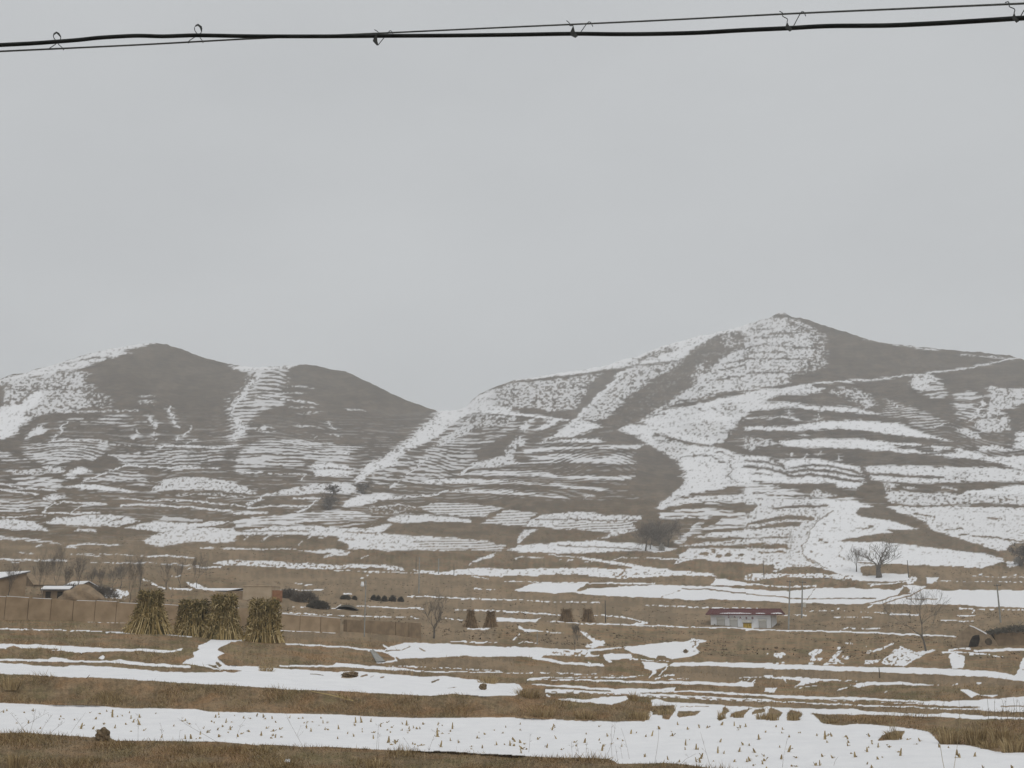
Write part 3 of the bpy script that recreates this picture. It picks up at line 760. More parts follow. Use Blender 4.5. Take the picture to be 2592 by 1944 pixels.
P('H', .97, 's', 1437, 668, 1527, 668, 1485, 722, 1437, 718)
Ln('H', .9, 10, 980, 730, 1180, 715, 1290, 700)
P('H', .99, 's', -20, 765, 330, 780, 560, 755, 900, 755, 1190, 772, 1250, 730, 1300, 730, 1430, 740, 1400, 762, 1570, 770, 2330, 770, 2330, 912, 1900, 902, 1600, 882, 1350, 887, 1100, 882, 900, 882, 400, 872, -20, 852)
Ln('H', .02, 9, -20, 805, 200, 820, 480, 842, 750, 835, 1030, 836)
Ln('H', .02, 11, 920, 886, 1200, 812, 1300, 790)
Ln('H', .02, 9, 1050, 886, 1250, 830, 1350, 790, 1410, 750)
Ln('H', .02, 8, 1270, 835, 1520, 842)
P('H', .02, 'f', 1205, 802, 1250, 732, 1305, 770, 1280, 800)
Ln('H', .3, 8, 550, 740, 480, 850)
P('H', .9, 's', 1100, 100, 1500, 100, 2330, 115, 2330, 420, 2050, 465, 1930, 430, 1770, 390, 1590, 320, 1440, 290, 1480, 280, 1380, 210, 1200, 150)
for c in ((1580, 290, 1710, 280), (1690, 330, 1780, 325), (1910, 195, 2030, 198), (1330, 160, 1480, 185), (1800, 340, 2000, 350, 2200, 385), (1290, 235, 1370, 255)):
    Ln('H', .05, 12, *c)
P('H', .03, 'f', 1780, 92, 1860, 62, 2000, 92, 2330, 100, 2330, 112, 1900, 105)
P('H', .02, 'f', 870, 152, 912, 110, 1090, 103, 1200, 150, 1360, 190, 1270, 247, 1150, 217, 900, 182)
P('H', .02, 'f', 710, 375, 980, 330, 1190, 310, 1100, 285, 1370, 290, 1480, 285, 1580, 320, 1780, 390, 1930, 430, 1920, 472, 1880, 477, 1500, 432, 1180, 390, 980, 382)
P('H', .02, 'f', 1870, 477, 2000, 467, 2140, 400, 2330, 380, 2330, 570, 2050, 547, 2000, 500)
Ln('H', .85, 13, 1880, 477, 1970, 497, 2030, 520)
P('H', .9, 's', 2065, 542, 2130, 545, 2210, 570, 2080, 592)
Ln('H', .5, 6, 1500, 700, 2330, 706)
Ln('H', .5, 6, 1800, 660, 2330, 672)
Ln('H', .8, 12, 1870, 645, 1850, 655)
Ln('H', .8, 10, 2050, 660, 2160, 652)
Ln('H', .9, 9, 1690, 920, 1830, 925, 1800, 950)
Ln('H', .7, 7, 1830, 922, 2330, 927)
Ln('H', .85, 11, 1150, 960, 1370, 966)
Ln('H', .85, 9, 1690, 975, 1810, 975)
Ln('H', .6, 6, 470, 940, 730, 930, 900, 945, 1150, 950)
Ln('H', .75, 8, 1560, 1010, 1820, 1017)
Ln('H', .5, 6, 700, 985, 1000, 990)
Ln('H', .7, 7, 240, 970, 480, 975)
Ln('H', .8, 10, 960, 912, 1000, 890)
Ln('H', .8, 10, 700, 930, 745, 905)
Ln('H', .96, 10, -20, 1085, 750, 1105, 1000, 1115, 1400, 1131, 1665, 1140)
Ln('H', .7, 6, 740, 1092, 800, 1076, 1080, 1082)
# ---- nearest fields: left part
P('I', 1, 'f', -250, 260, 0, 265, 540, 300, 600, 285, 900, 295, 1250, 325, 1400, 340, 1620, 347, 1900, 345, 2230, 300, 2230, 472, 1650, 440, 1260, 415, 900, 395, 630, 390, 180, 365, 0, 360, -250, 350)
P('I', 0, 'f', 1765, 280, 1850, 285, 1920, 322, 2095, 330, 1990, 352, 1880, 312)
Ln('I', 0, 24, 1860, 268, 1895, 290)
P('I', 1, 'f', -250, 590, 0, 610, 500, 630, 850, 635, 1070, 655, 1200, 660, 1290, 655, 1700, 665, 1800, 685, 2230, 692, 2230, 975, 1900, 945, 1280, 935, 1000, 935, 900, 890, 780, 905, 640, 895, 200, 865, 0, 870, -250, 860)
# middle part
P('J', 1, 'f', -20, 310, 190, 310, 700, 345, 870, 335, 1000, 345, 1420, 385, 1600, 378, 1800, 405, 1900, 410, 1990, 440, 2230, 440, 2230, 545, 2100, 545, 1950, 555, 1700, 530, 1500, 550, 1000, 525, 700, 505, 300, 495, -20, 473)
P('J', 0, 'f', 722, 392, 760, 352, 862, 355, 865, 385, 790, 398)
Ln('J', 0, 14, 888, 380, 948, 370)
Ln('J', 0, 13, 1070, 392, 1095, 388)
Ln('J', .3, 7, 970, 388, 1010, 376)
Ln('J', 0, 15, 1512, 430, 1560, 412)
Ln('J', .4, 9, 1640, 485, 1720, 475)
P('J', .97, 's', 190, 285, 650, 285, 690, 263, 800, 275, 960, 288, 1200, 303, 1400, 330, 1800, 340, 2230, 347, 2230, 353, 1500, 343, 1250, 332, 1000, 317, 750, 302, 200, 298)
Ln('J', .7, 8, 1150, 290, 1420, 300, 2100, 336)
Ln('J', .97, 13, 250, 100, 600, 120, 780, 130, 850, 140, 980, 157, 1070, 157, 1190, 215, 1212, 240, 1100, 260, 1040, 267)
P('J', .97, 's', 1080, 103, 1130, 130, 1270, 90, 1400, 95, 1530, 100, 1650, 93, 1750, 110, 1850, 113, 2230, 135, 2230, 212, 1950, 210, 1900, 217, 1800, 203, 1720, 215, 1500, 215, 1350, 222, 1250, 237, 1070, 157, 1110, 150)
Ln('J', .05, 12, 1395, 142, 1440, 162)
Ln('J', .1, 7, 1100, 160, 1240, 150, 1330, 125)
P('J', 1, 'f', -20, 695, 700, 710, 1050, 730, 1400, 740, 2230, 735, 2230, 1062, 1900, 1050, 1650, 1030, 1500, 1030, 1250, 1020, 1000, 1010, 860, 1000, 600, 985, 400, 990, 200, 975, -20, 963)
Dt('J', 1, 30, 262, 1107)
# right of the middle
P('K', .95, 's', -20, 122, 200, 135, 400, 145, 630, 150, 900, 133, 960, 133, 650, 172, 670, 192, 760, 202, 620, 212, 450, 205, 340, 202, 260, 200, 240, 222, 180, 217, -20, 205)
P('K', .6, 's', 330, 150, 640, 160, 640, 205, 440, 200, 340, 185)
P('K', .97, 's', 180, 213, 340, 233, 450, 265, 550, 262, 780, 283, 780, 297, 650, 292, 420, 277, 260, 247, 160, 227)
Ln('K', .85, 14, 630, 258, 700, 272, 760, 282)
P('K', .97, 's', 768, 195, 850, 180, 1020, 190, 1025, 227, 830, 242, 850, 262, 820, 264)
P('K', .99, 's', 950, 130, 1150, 105, 1400, 80, 1480, 80, 1530, 55, 1600, 60, 1672, 82, 1590, 95, 1572, 130, 1612, 170, 1540, 210, 1380, 232, 1300, 205, 1240, 200, 1230, 227, 1120, 200, 1030, 180, 990, 155)
Dt('K', 0, 22, 1478, 172)
Ln('K', .1, 9, 1520, 82, 1570, 75, 1560, 105, 1540, 130)
Ln('K', .2, 7, 1545, 168, 1575, 165)
P('K', .99, 's', 1340, 292, 1380, 260, 1560, 260, 2230, 265, 2230, 307, 1900, 300, 1560, 290)
Ln('K', .8, 9, 1010, 235, 1350, 252)
Ln('K', .95, 12, 1255, 365, 1320, 295)
P('K', .97, 's', 1100, 250, 1330, 275, 1320, 292, 1220, 320, 1222, 350, 1150, 395, 1200, 332, 1140, 312)
P('K', .85, 's', 620, 130, 620, 100, 690, 90, 620, 40, 560, -10, 610, -10, 690, 65, 780, 75, 805, 127, 740, 115, 680, 142)
Ln('K', .85, 9, 40, 95, 110, 85, 210, 104)
P('K', .99, 's', 270, 490, 400, 495, 600, 503, 900, 520, 1300, 533, 1600, 553, 2230, 580, 2230, 602, 1500, 572, 1000, 547, 600, 527, 280, 522)
for k in range(16):
    Ln('K', .02, 7, 330 + k * 118, 512 + k * 5, 370 + k * 118 + (k % 3) * 18, 514 + k * 5.2)
P('K', .97, 's', 160, 443, 500, 462, 820, 485, 950, 486, 1200, 490, 1405, 472, 1380, 502, 1120, 507, 1500, 505, 1870, 518, 2230, 545, 2230, 557, 1870, 537, 1500, 517, 1100, 517, 1090, 542, 850, 522, 830, 502, 500, 482, 200, 457)
P('K', .97, 's', 105, 412, 160, 393, 310, 383, 310, 392, 180, 407, 260, 405, 600, 408, 1000, 418, 1250, 423, 1500, 423, 1790, 433, 1900, 440, 1950, 423, 2080, 438, 2060, 472, 1700, 457, 1300, 442, 900, 432, 560, 417, 300, 412, 110, 418)
Ln('K', .75, 6, 310, 390, 640, 390, 1070, 386)
Ln('K', .65, 5, -20, 350, 280, 350, 700, 365, 1100, 376)
P('K', .98, 's', 390, 580, 480, 573, 600, 580, 800, 560, 980, 553, 1000, 575, 920, 605, 840, 627, 640, 602, 500, 597, 400, 592)
Ln('K', .9, 12, 280, 545, 330, 560)
Ln('K', .85, 13, 1230, 405, 1300, 372, 1390, 370)
Ln('K', .75, 12, 1420, 400, 1500, 405)
Ln('K', .7, 10, 1330, 400, 1400, 415)
Ln('K', .9, 9, 1960, 392, 2230, 380)
for c in ((1985, 405, 1960, 440), (2020, 405, 2000, 440), (2080, 410, 2050, 445)):
    Ln('K', .9, 8, *c)
P('K', 1, 'f', -20, 740, 700, 765, 1130, 770, 1160, 730, 1150, 705, 1180, 690, 1190, 640, 1180, 585, 1250, 573, 1330, 603, 1600, 615, 1850, 635, 2230, 655, 2230, 1260, 2230, 1260, 1500, 1142, 1300, 1127, 1100, 1132, 900, 1132, 820, 1090, 600, 1080, 350, 1080, -20, 1062)
P('K', 0, 'f', 1190, 715, 1185, 640, 1390, 628, 1400, 680, 1335, 750, 1280, 742, 1275, 712, 1235, 708)
P('K', 0, 'f', 1420, 705, 1410, 678, 1625, 680, 1560, 715, 1430, 742)
Ln('K', .1, 7, 1450, 640, 1690, 645)
P('K', 0, 'f', 1745, 745, 1780, 690, 1830, 640, 1860, 690, 1790, 710, 1760, 735, 1840, 735, 1790, 762)
P('K', 0, 'f', 1860, 735, 1900, 690, 2000, 665, 2060, 655, 1990, 705, 1930, 725)
P('K', 0, 'f', 2050, 715, 2080, 665, 2230, 650, 2230, 760, 2180, 740, 2190, 690)
P('K', 1, 'f', -30, 440, 40, 448, 85, 480, 60, 535, -30, 546)
# right
P('L', 1, 'f', -20, 640, 250, 660, 700, 663, 740, 655, 850, 685, 1450, 710, 1520, 693, 1640, 700, 1900, 725, 2400, 742, 2400, 757, 1800, 747, 1500, 732, 1000, 717, 530, 707, 380, 693, 440, 760, 470, 790, 600, 802, 800, 790, 1000, 805, 1250, 830, 1400, 860, 1440, 900, 1500, 970, 1700, 970, 1900, 1012, 1960, 1030, 2400, 1045, 2400, 1500, -20, 1400)
P('L', 0, 'f', -20, 765, 30, 650, 150, 688, 110, 735)
P('L', 0, 'f', 155, 768, 190, 668, 290, 698, 300, 728)
P('L', 0, 'f', 950, 937, 990, 890, 1090, 850, 1190, 850, 1150, 905, 1050, 930)
P('L', .985, 's', -20, 541, 700, 558, 1250, 590, 1560, 600, 2400, 540, 2400, 700, 1850, 672, 1750, 647, 1400, 627, 1260, 617, 900, 602, 530, 587, -20, 562)
Ln('L', .02, 13, 770, 590, 1000, 600, 1260, 608)
Ln('L', .02, 9, 1290, 610, 1350, 611)
Ln('L', .02, 9, 550, 580, 630, 583)
Ln('L', .02, 10, 640, 582, 740, 591)
Ln('L', .02, 11, -20, 573, 530, 582)
Ln('L', .02, 11, 2000, 640, 2200, 642)
Ln('L', .02, 11, 1100, 632, 1750, 650)
Ln('L', .02, 9, 1770, 645, 1845, 652)
Ln('L', .95, 8, -20, 593, 300, 605, 700, 625, 1200, 647, 1700, 662, 2000, 682)
P('L', .98, 's', 690, 448, 740, 460, 860, 428, 1000, 430, 1130, 428, 1500, 460, 1280, 462, 1100, 452, 900, 457, 780, 477)
P('L', .92, 's', -20, 380, 300, 388, 600, 405, 860, 427, 700, 422, 450, 415, 420, 430, 280, 455, 235, 472, 300, 420, -20, 392)
Ln('L', .9, 18, 140, 398, 160, 425)
Ln('L', .85, 7, 240, 475, 420, 465)
Ln('L', .9, 11, 610, 492, 680, 470)
P('L', .9, 's', -20, 475, 85, 478, 70, 518, -20, 512)
P('L', .98, 's', 1650, 488, 1720, 495, 1860, 543, 1990, 538, 1940, 562, 1800, 540, 1760, 567, 1700, 530)
Ln('L', .9, 12, 1580, 457, 1640, 445)
Ln('L', .9, 14, 1812, 440, 1850, 437)
Ln('L', .7, 12, 1005, 525, 1040, 500)
P('L', .99, 's', -20, 273, 400, 283, 800, 300, 1250, 305, 1850, 330, 2000, 345, 2400, 430, 2400, 450, 1900, 387, 1500, 367, 900, 342, 400, 327, -20, 314)
P('L', .72, 's', 370, 170, 400, 150, 480, 135, 470, 180, 400, 222, 370, 202)
Dt('L', .7, 26, 390, 232, 450, 232, 620, 142, 380, 268)
P('L', .78, 's', 480, 280, 560, 220, 620, 160, 655, 160, 600, 222, 680, 272, 560, 270)
Dt('L', .6, 30, 680, 220)
Ln('L', .72, 18, 860, 180, 960, 150, 1080, 98)
P('L', .7, 's', 800, 285, 850, 230, 900, 240, 990, 228, 960, 262, 880, 280)
P('L', .74, 's', 990, 272, 1010, 230, 1080, 165, 1150, 115, 1250, 150, 1280, 172, 1440, 150, 1460, 163, 1380, 175, 1180, 292, 1050, 290)
Ln('L', .96, 14, 1180, 288, 1290, 230, 1380, 178, 1450, 160)
Dt('L', .8, 26, 90, 195, 130, 190, 110, 210)
Dt('L', .85, 18, 700, 95, 730, 95)
Dt('L', .7, 14, 850, 125, 10, 190, 130, 262, 80, 265)
P('L', .95, 's', 1555, 195, 1600, 178, 1700, 208, 1692, 312, 1590, 312)
Ln('L', .93, 12, 1510, 180, 1650, 170, 1880, 186)
Ln('L', .8, 12, 1560, 165, 1640, 142, 1750, 140)
P('L', .97, 's', 1780, 153, 1900, 143, 2400, 138, 2400, 162, 1950, 167, 1790, 167)
Ln('L', .85, 7, 1900, 195, 2030, 215)
Dt('L', .8, 22, 1760, 190, 1640, 205)
P('L', .93, 's', 2125, 372, 2160, 310, 2200, 210, 2400, 190, 2400, 400, 2150, 387)
Ln('L', .96, 9, 560, -2, 1000, 10, 1600, 35)
# bare loess banks (paler earth)
T('K', 1, -20, 300, 780, 300, 790, 395, -20, 350)
T('K', 1, 1340, 295, 2230, 310, 2230, 380, 1940, 425, 1520, 415, 1350, 370)
T('K', .8, 1170, 570, 2230, 605, 2230, 640, 1600, 610, 1250, 570)
T('L', 1, -20, 316, 900, 345, 1900, 390, 2230, 430, 2230, 470, 1500, 455, 860, 425, 300, 388, -20, 380)
T('L', .8, -20, 600, 2230, 690, 2230, 735, -20, 655)
T('J', .9, 1250, 235, 2230, 215, 2230, 335, 1420, 298, 1110, 262)
T('J', .6, 100, 300, 2000, 345, 2000, 395, 100, 310)
T('I', .8, 0, 245, 700, 255, 1900, 340, 1400, 335, 900, 292, 0, 265)
T('G', .7, 0, 790, 2230, 860, 2230, 1060, 0, 1060)
T('H', .8, 890, 580, 2230, 600, 2230, 760, 1400, 740, 900, 650)
T('H', .6, 0, 860, 2230, 910, 2230, 1130, 0, 1090)
T('F', .8, 0, 500, 2230, 540, 2230, 1100, 0, 1080)
T('E', .5, 0, 230, 2230, 200, 2230, 520, 0, 520)
T('G', .6, 0, 640, 1940, 660, 1940, 730, 0, 720)
T('K', .7, 200, 0, 620, 30, 620, 140, 200, 130)
# beyond the picture's sides the fields go on: take up the pattern mirrored at the edge
for c in range(NCOL):
    x = XS[c]
    if x > 2600 or x < -10:
        e = 2600 if x > 2600 else -10
        m_ = int(np.argmin(np.abs(XS - (e - min(abs(x - e), 2500) * (1 if x > e else -1)))))
        DENS[:, c] = DENS[:, m_]; KIND[:, c] = KIND[:, m_]; TONE[:, c] = TONE[:, m_]
# ------------------------------------------------------------------ snow amount per vertex
spk = uniformize(vnoise(PX / 5.2, PY / 3.4, 31) * .55 + vnoise(PX / 2.6, PY / 2.2, 32) * .4)
streak = uniformize(vnoise(PX / 46, PY / 3.0, 33) * .6 + vnoise(PX / 9, PY / 2.3, 34) * .4)
cwarp = PY + (vnoise(PX / 170, PY / 90, 35) - .5) * 60 + (vnoise(PX / 50, PY / 40, 36) - .5) * 8
bands = 1 - np.arccos(np.clip(np.sin(cwarp * 2 * np.pi / (8.4 + 0 * PX) + (vnoise(PX / 300, PY / 30, 38) - .5) * 9), -1, 1)) / np.pi
contour = uniformize(bands * .46 + streak * .54)
rowp = 1 - np.arccos(np.clip(np.sin((PY + (PX * .05) + (vnoise(PX / 60, PY / 60, 37) - .5) * 6) * 2 * np.pi / 6.6), -1, 1)) / np.pi
rows_n = uniformize(rowp * .72 + spk * .28)
N = np.where(KIND < .5, spk * .8 + streak * .2, np.where(KIND < 1.5, contour, np.where(KIND < 2.5, rows_n, .5)))
N = np.where(KIND < 1.5, np.clip((N - .5) * 1.12 + .5, .012, .995), N)
FAR = np.clip((1500 - PY) / 110, 0, 1)
_soft = box_blur(box_blur(box_blur(DENS, 1, 0), 3, 1), 3, 1)
_w = FAR * np.clip((1330 - PY) / 120, .25, 1) * np.where((KIND > 2.5) | (np.abs(KIND - .4) < .01), .1, .75)
DENS = DENS * (1 - _w) + _soft * _w
thin = np.interp(DENS, [0, .3, .6, .8, .92, .97], [.66, .68, .76, .86, .95, 1.0])     # thin dusting through grass
s_near = np.clip(.48 + (DENS - N) * 3.0, 0, 1)
s_far = np.clip(.5 + (DENS - N) * 1.9, 0, 1)
s_far = s_far * s_far * (3 - 2 * s_far) * thin
SNOW = (s_near * (1 - FAR) + s_far * FAR) * np.clip(DENS / .06 - .2, 0, 1)
SNOW = np.where((DENS > .95) & (FAR < .5), np.maximum(SNOW, .9), SNOW)
_edge = (FAR < .5) & (DENS > .1) & (DENS <= .95) & (box_blur(np.maximum(DENS, 0), 1, 0) > 0) & (np.maximum(np.roll(DENS, 1, 0), np.roll(DENS, -1, 0)) > .93)
SNOW = np.where(_edge, DENS, SNOW)
SNOW = np.where(KIND > 2.5, np.clip(DENS, 0, 1), SNOW)
nearw = np.clip((PY - 1560) / 100, 0, 1)
SNOW = SNOW * (1 - .25 * nearw) + box_blur(box_blur(SNOW, 1, 0), 1, 1) * .25 * nearw
VEG = uniformize(bands * .16 * np.clip((1420 - PY) / 100, 0, 1) + vnoise(PX / 4.5, PY / 22, 64) * .34 * np.clip((PY - 1330) / 80, 0, 1) + vnoise(PX / 60, PY / 9, 61) * .4 + vnoise(PX / 22, PY / 14, 62) * .35 + vnoise(PX / 7, PY / 5, 63) * .25)
HIGH = np.clip((1570 - PY) / 430, 0, .93)
TONE = box_blur(box_blur(TONE, 3, 0), 3, 1)

# ------------------------------------------------------------------ benches: snow-covered treads lie flatter, bare risers stand steeper
M = box_blur(box_blur(np.clip(DENS, 0, 1), 1, 0), 3, 1)
g = np.gradient(D0, axis=0)
wgt = .28 + 1.25 * M
mean_w = box_blur(box_blur(wgt, 26, 0), 40, 1)
Crel = np.cumsum(g * (wgt / mean_w - 1), 0)
Crel -= box_blur(box_blur(Crel, 16, 0), 12, 0)
Crel = box_blur(box_blur(Crel, 4, 1), 4, 1)
DD = D0 + Crel * (.38 + .47 * np.clip((1600 - PY) / 100, 0, 1))
# hollows and spurs of the hillsides
hillw = np.clip((1350 - PY) / 250, 0, 1) * np.clip((PY - sky_y[None]) / 60, 0, 1)
DD *= 1 + hillw * ((vnoise(PX / 90 + PY / 200, PY / 150, 41) - .5) * .035 + (vnoise(PX / 38 + PY / 60, PY / 70, 42) - .5) * .012)
DD += hillw * (box_blur(bands, 1, 0) - .5) * 1.6
ax_, ay_, e_ = ray(PX, PY)
wx, wz = ax_ * DD, e_ * DD
lump = (vnoise(wx * 1.1 + 400, wz * 1.6 + 90, 43) - .5) * .4 + (vnoise(wx * 3.7 + 300, wz * 4.5 + 70, 44) - .5) * .16
lump2 = (vnoise(wx * .3 + 200, wz * .25 + 40, 45) - .5) * 2.4 + (vnoise(wx * .9 + 100, wz * .8 + 60, 46) - .5) * .9
lump = lump * (1 - SNOW) * np.clip((130 - DD) / 60, 0, 1) + lump2 * (1 - SNOW) * np.clip((DD - 75) / 60, 0, 1) * np.clip((600 - DD) / 200, 0, 1)
wy = ay_ * DD
lumpS = (vnoise(wx * .35 + 90, wy * .3 + 10, 47) - .5) * .9 + (vnoise(wx * 1.3 + 60, wy * 1.0 + 80, 48) - .5) * .35
DD = DD - lump - lumpS * SNOW * np.clip((75 - DD) / 15, 0, 1)


def ground_d(px, py):
    """horizontal distance of the terrain seen at a photo pixel"""
    fc = float(np.interp(px, XS, np.arange(NCOL)))
    c0 = min(int(fc), NCOL - 2); t = fc - c0
    col_y = PY[:, c0] * (1 - t) + PY[:, c0 + 1] * t
    col_d = DD[:, c0] * (1 - t) + DD[:, c0 + 1] * t
    return float(np.interp(-py, -col_y, col_d))


def gp(px, py, sink=0.0):
    p = at(px, py, ground_d(px, py))
    p.z -= sink
    return p


# rows in front of the picture (bank foot, ditch, verge) and behind the skyline
def grid_mesh(name, X, Y, Z, attrs, mat):
    r, c = X.shape
    co = np.stack([X, Y, Z], -1).reshape(-1, 3).astype(np.float32)
    idx = np.arange(r * c).reshape(r, c)
    q = np.stack([idx[:-1, :-1], idx[:-1, 1:], idx[1:, 1:], idx[1:, :-1]], -1).reshape(-1, 4)
    m = bpy.data.meshes.new(name)
    m.vertices.add(len(co)); m.vertices.foreach_set('co', co.ravel())
    m.loops.add(q.size); m.loops.foreach_set('vertex_index', q.ravel().astype(np.int32))
    m.polygons.add(len(q))
    m.polygons.foreach_set('loop_start', np.arange(0, q.size, 4, dtype=np.int32))
    m.polygons.foreach_set('loop_total', np.full(len(q), 4, np.int32))
    m.polygons.foreach_set('use_smooth', np.ones(len(q), bool))
    for k, a in attrs.items():
        t = m.attributes.new(k, 'FLOAT', 'POINT')
        t.data.foreach_set('value', a.ravel().astype(np.float32))
    m.materials.append(mat)
    m.update(calc_edges=True)
    o = bpy.data.objects.new(name, m)
    COL.objects.link(o)
    return o


def ground_material():
    m, b, L = new_mat("loess_and_snow", 0.95)
    geo = nd(m, 'ShaderNodeNewGeometry')

    def noise(scale, detail=3, rough=.55):
        n = nd(m, 'ShaderNodeTexNoise')
        n.inputs['Scale'].default_value = scale
        n.inputs['Detail'].default_value = detail
        n.inputs['Roughness'].default_value = rough
        L.new(geo.outputs['Position'], n.inputs['Vector'])
        return n.outputs['Fac']

    def ramp(fac, *stops):
        r = nd(m, 'ShaderNodeValToRGB')
        els = r.color_ramp.elements
        while len(els) < len(stops): els.new(.5)
        for e, (p, c) in zip(els, stops):
            e.position = p; e.color = (*c, 1)
        L.new(fac, r.inputs['Fac'])
        return r.outputs['Color']

    def mix(fac, a, b_, typ='MIX'):
        x = nd(m, 'ShaderNodeMix')
        x.data_type = 'RGBA'; x.blend_type = typ
        if isinstance(fac, float): x.inputs[0].default_value = fac
        else: L.new(fac, x.inputs[0])
        L.new(a, x.inputs[6]); L.new(b_, x.inputs[7])
        return x.outputs[2]

    def attr(n):
        a = nd(m, 'ShaderNodeAttribute'); a.attribute_name = n
        return a.outputs['Fac']

    n_fine, n_mid, n_big, n_far = noise(5.5, 6, .75), noise(1.1, 4, .65), noise(.16, 4, .6), noise(.03, 3)
    grass = ramp(n_fine, (.34, (.085, .060, .031)), (.47, (.24, .172, .090)), (.56, (.35, .252, .134)), (.70, (.52, .395, .23)))
    grass2 = ramp(n_mid, (.30, (.12, .09, .052)), (.5, (.255, .183, .105)), (.7, (.33, .235, .135)))
    big = ramp(n_big, (.32, (.145, .115, .076)), (.5, (.235, .172, .112)), (.68, (.30, .215, .135)))
    hue = ramp(noise(.55, 3, .6), (.36, (.80, .92, .72)), (.5, (1., 1., 1.)), (.64, (1.22, 1.0, .84)))
    earth_g = mix(1.0, mix(.22, mix(.26, grass, grass2), big), hue, 'MULTIPLY')
    veg = ramp(attr('veg'), (0., (.085, .070, .050)), (.5, (.18, .138, .096)), (1., (.33, .24, .158)))
    tan = mix(.45, ramp(n_mid, (.3, (.235, .18, .125)), (.7, (.335, .262, .185))), ramp(n_big, (.3, (.22, .17, .12)), (.7, (.32, .245, .17))))
    tan = mix(.35, mix(.42, tan, grass), veg)
    earth_g = mix(.42, earth_g, veg)
    high = ramp(attr('veg'), (0., (.036, .038, .039)), (.5, (.056, .056, .054)), (1., (.094, .085, .076)))
    earth_g = mix(attr('high'), earth_g, mix(.3, high, big))
    earth = mix(attr('tone'), earth_g, tan)
    snow_c = ramp(n_mid, (.3, (.745, .75, .765)), (.7, (.81, .812, .82)))
    # snow edge broken up by tufts
    s1 = nd(m, 'ShaderNodeMath'); s1.operation = 'SUBTRACT'
    L.new(n_fine, s1.inputs[0]); s1.inputs[1].default_value = .5
    s1b = nd(m, 'ShaderNodeMath'); s1b.operation = 'SUBTRACT'
    L.new(n_mid, s1b.inputs[0]); s1b.inputs[1].default_value = .5
    s2 = nd(m, 'ShaderNodeMath'); s2.operation = 'ADD'
    L.new(s1.outputs[0], s2.inputs[0]); L.new(s1b.outputs[0], s2.inputs[1])
    s3 = nd(m, 'ShaderNodeMath'); s3.operation = 'MULTIPLY_ADD'
    L.new(s2.outputs[0], s3.inputs[0]); s3.inputs[1].default_value = .34
    L.new(attr('snow'), s3.inputs[2])
    mr = nd(m, 'ShaderNodeMapRange'); mr.interpolation_type = 'SMOOTHSTEP'
    L.new(s3.outputs[0], mr.inputs['Value'])
    mr.inputs['From Min'].default_value = .17
    mr.inputs['From Max'].default_value = .83
    fm = nd(m, 'ShaderNodeMix')
    L.new(attr('far'), fm.inputs[0]); L.new(mr.outputs['Result'], fm.inputs[2]); L.new(attr('snow'), fm.inputs[3])
    snow_fac = fm.outputs[0]
    col = mix(snow_fac, earth, snow_c)
    L.new(col, b.inputs['Base Color'])
    h = nd(m, 'ShaderNodeMath'); h.operation = 'ADD'
    L.new(n_fine, h.inputs[0]); L.new(n_mid, h.inputs[1])
    inv = nd(m, 'ShaderNodeMath'); inv.operation = 'MULTIPLY_ADD'
    L.new(snow_fac, inv.inputs[0]); inv.inputs[1].default_value = -.5; inv.inputs[2].default_value = .6
    bp = nd(m, 'ShaderNodeBump')
    bp.inputs['Distance'].default_value = .22
    L.new(inv.outputs[0], bp.inputs['Strength'])
    L.new(h.outputs[0], bp.inputs['Height'])
    L.new(bp.outputs['Normal'], b.inputs['Normal'])
    return m


GROUND = ground_material()
X, Y, Z = ax_ * DD, ay_ * DD, e_ * DD
Z = Z + .05 * SNOW * np.clip((120 - DD) / 60, 0, 1) * 0
SPLIT = int(np.searchsorted(-rows_low, -1420.0))
# front apron
fx, fy = ax_[0], ay_[0]
d0, z0 = DD[0], Z[0]
prof = [(4.2, -1.72, .2), (5.2, -1.8, .3), (8.5, -4.2, 0), (12, -5.9, .5), (17, -6.1, .9), (22, -6.0, .8)]
fr = [(fx * d, fy * d, fx * 0 + z, fx * 0 + s) for d, z, s in prof]
fr.append((fx * (d0 - 2.2), fy * (d0 - 2.2), z0 - 1.0, fx * 0 + .4))
fr.append((fx * (d0 - .9), fy * (d0 - .9), z0 - .55, fx * 0))
FX, FY, FZ, FS = (np.stack([f[k] for f in fr]) for k in range(4))
gr = grid_mesh('ground', np.concatenate([FX, X[:SPLIT + 1]]), np.concatenate([FY, Y[:SPLIT + 1]]), np.concatenate([FZ, Z[:SPLIT + 1]]),
               {'far': np.concatenate([FS * 0, FAR[:SPLIT + 1]]), 'snow': np.concatenate([FS, SNOW[:SPLIT + 1]]), 'high': np.concatenate([FS * 0, HIGH[:SPLIT + 1]]), 'veg': np.concatenate([FS * 0 + .5, VEG[:SPLIT + 1]]), 'tone': np.concatenate([FS * 0, TONE[:SPLIT + 1]])}, GROUND)
tag(gr, 'terraced loess fields with snow and dry grass banks across the valley floor', None, None, 'structure')
# behind the skyline
bk = []
dl, zl = DD[-1], Z[-1]
for dd, dz in ((6, .1), (16, -1.2), (40, -9), (90, -32), (220, -95), (500, -200)):
    bk.append((ax_[-1] * (dl + dd), ay_[-1] * (dl + dd), np.maximum(zl + dz, -8), ax_[-1] * 0 + .5))
BX, BY, BZ, BS = (np.stack([f[k] for f in bk]) for k in range(4))
hl = grid_mesh('hills', np.concatenate([X[SPLIT:], BX]), np.concatenate([Y[SPLIT:], BY]), np.concatenate([Z[SPLIT:], BZ]),
               {'far': np.concatenate([FAR[SPLIT:], BS * 0 + 1]), 'snow': np.concatenate([SNOW[SPLIT:], BS]), 'high': np.concatenate([HIGH[SPLIT:], BS * 0 + .9]), 'veg': np.concatenate([VEG[SPLIT:], BS]), 'tone': np.concatenate([TONE[SPLIT:], BS * 0])}, GROUND)
tag(hl, 'terraced brown loess hills streaked with thin snow', None, None, 'structure')
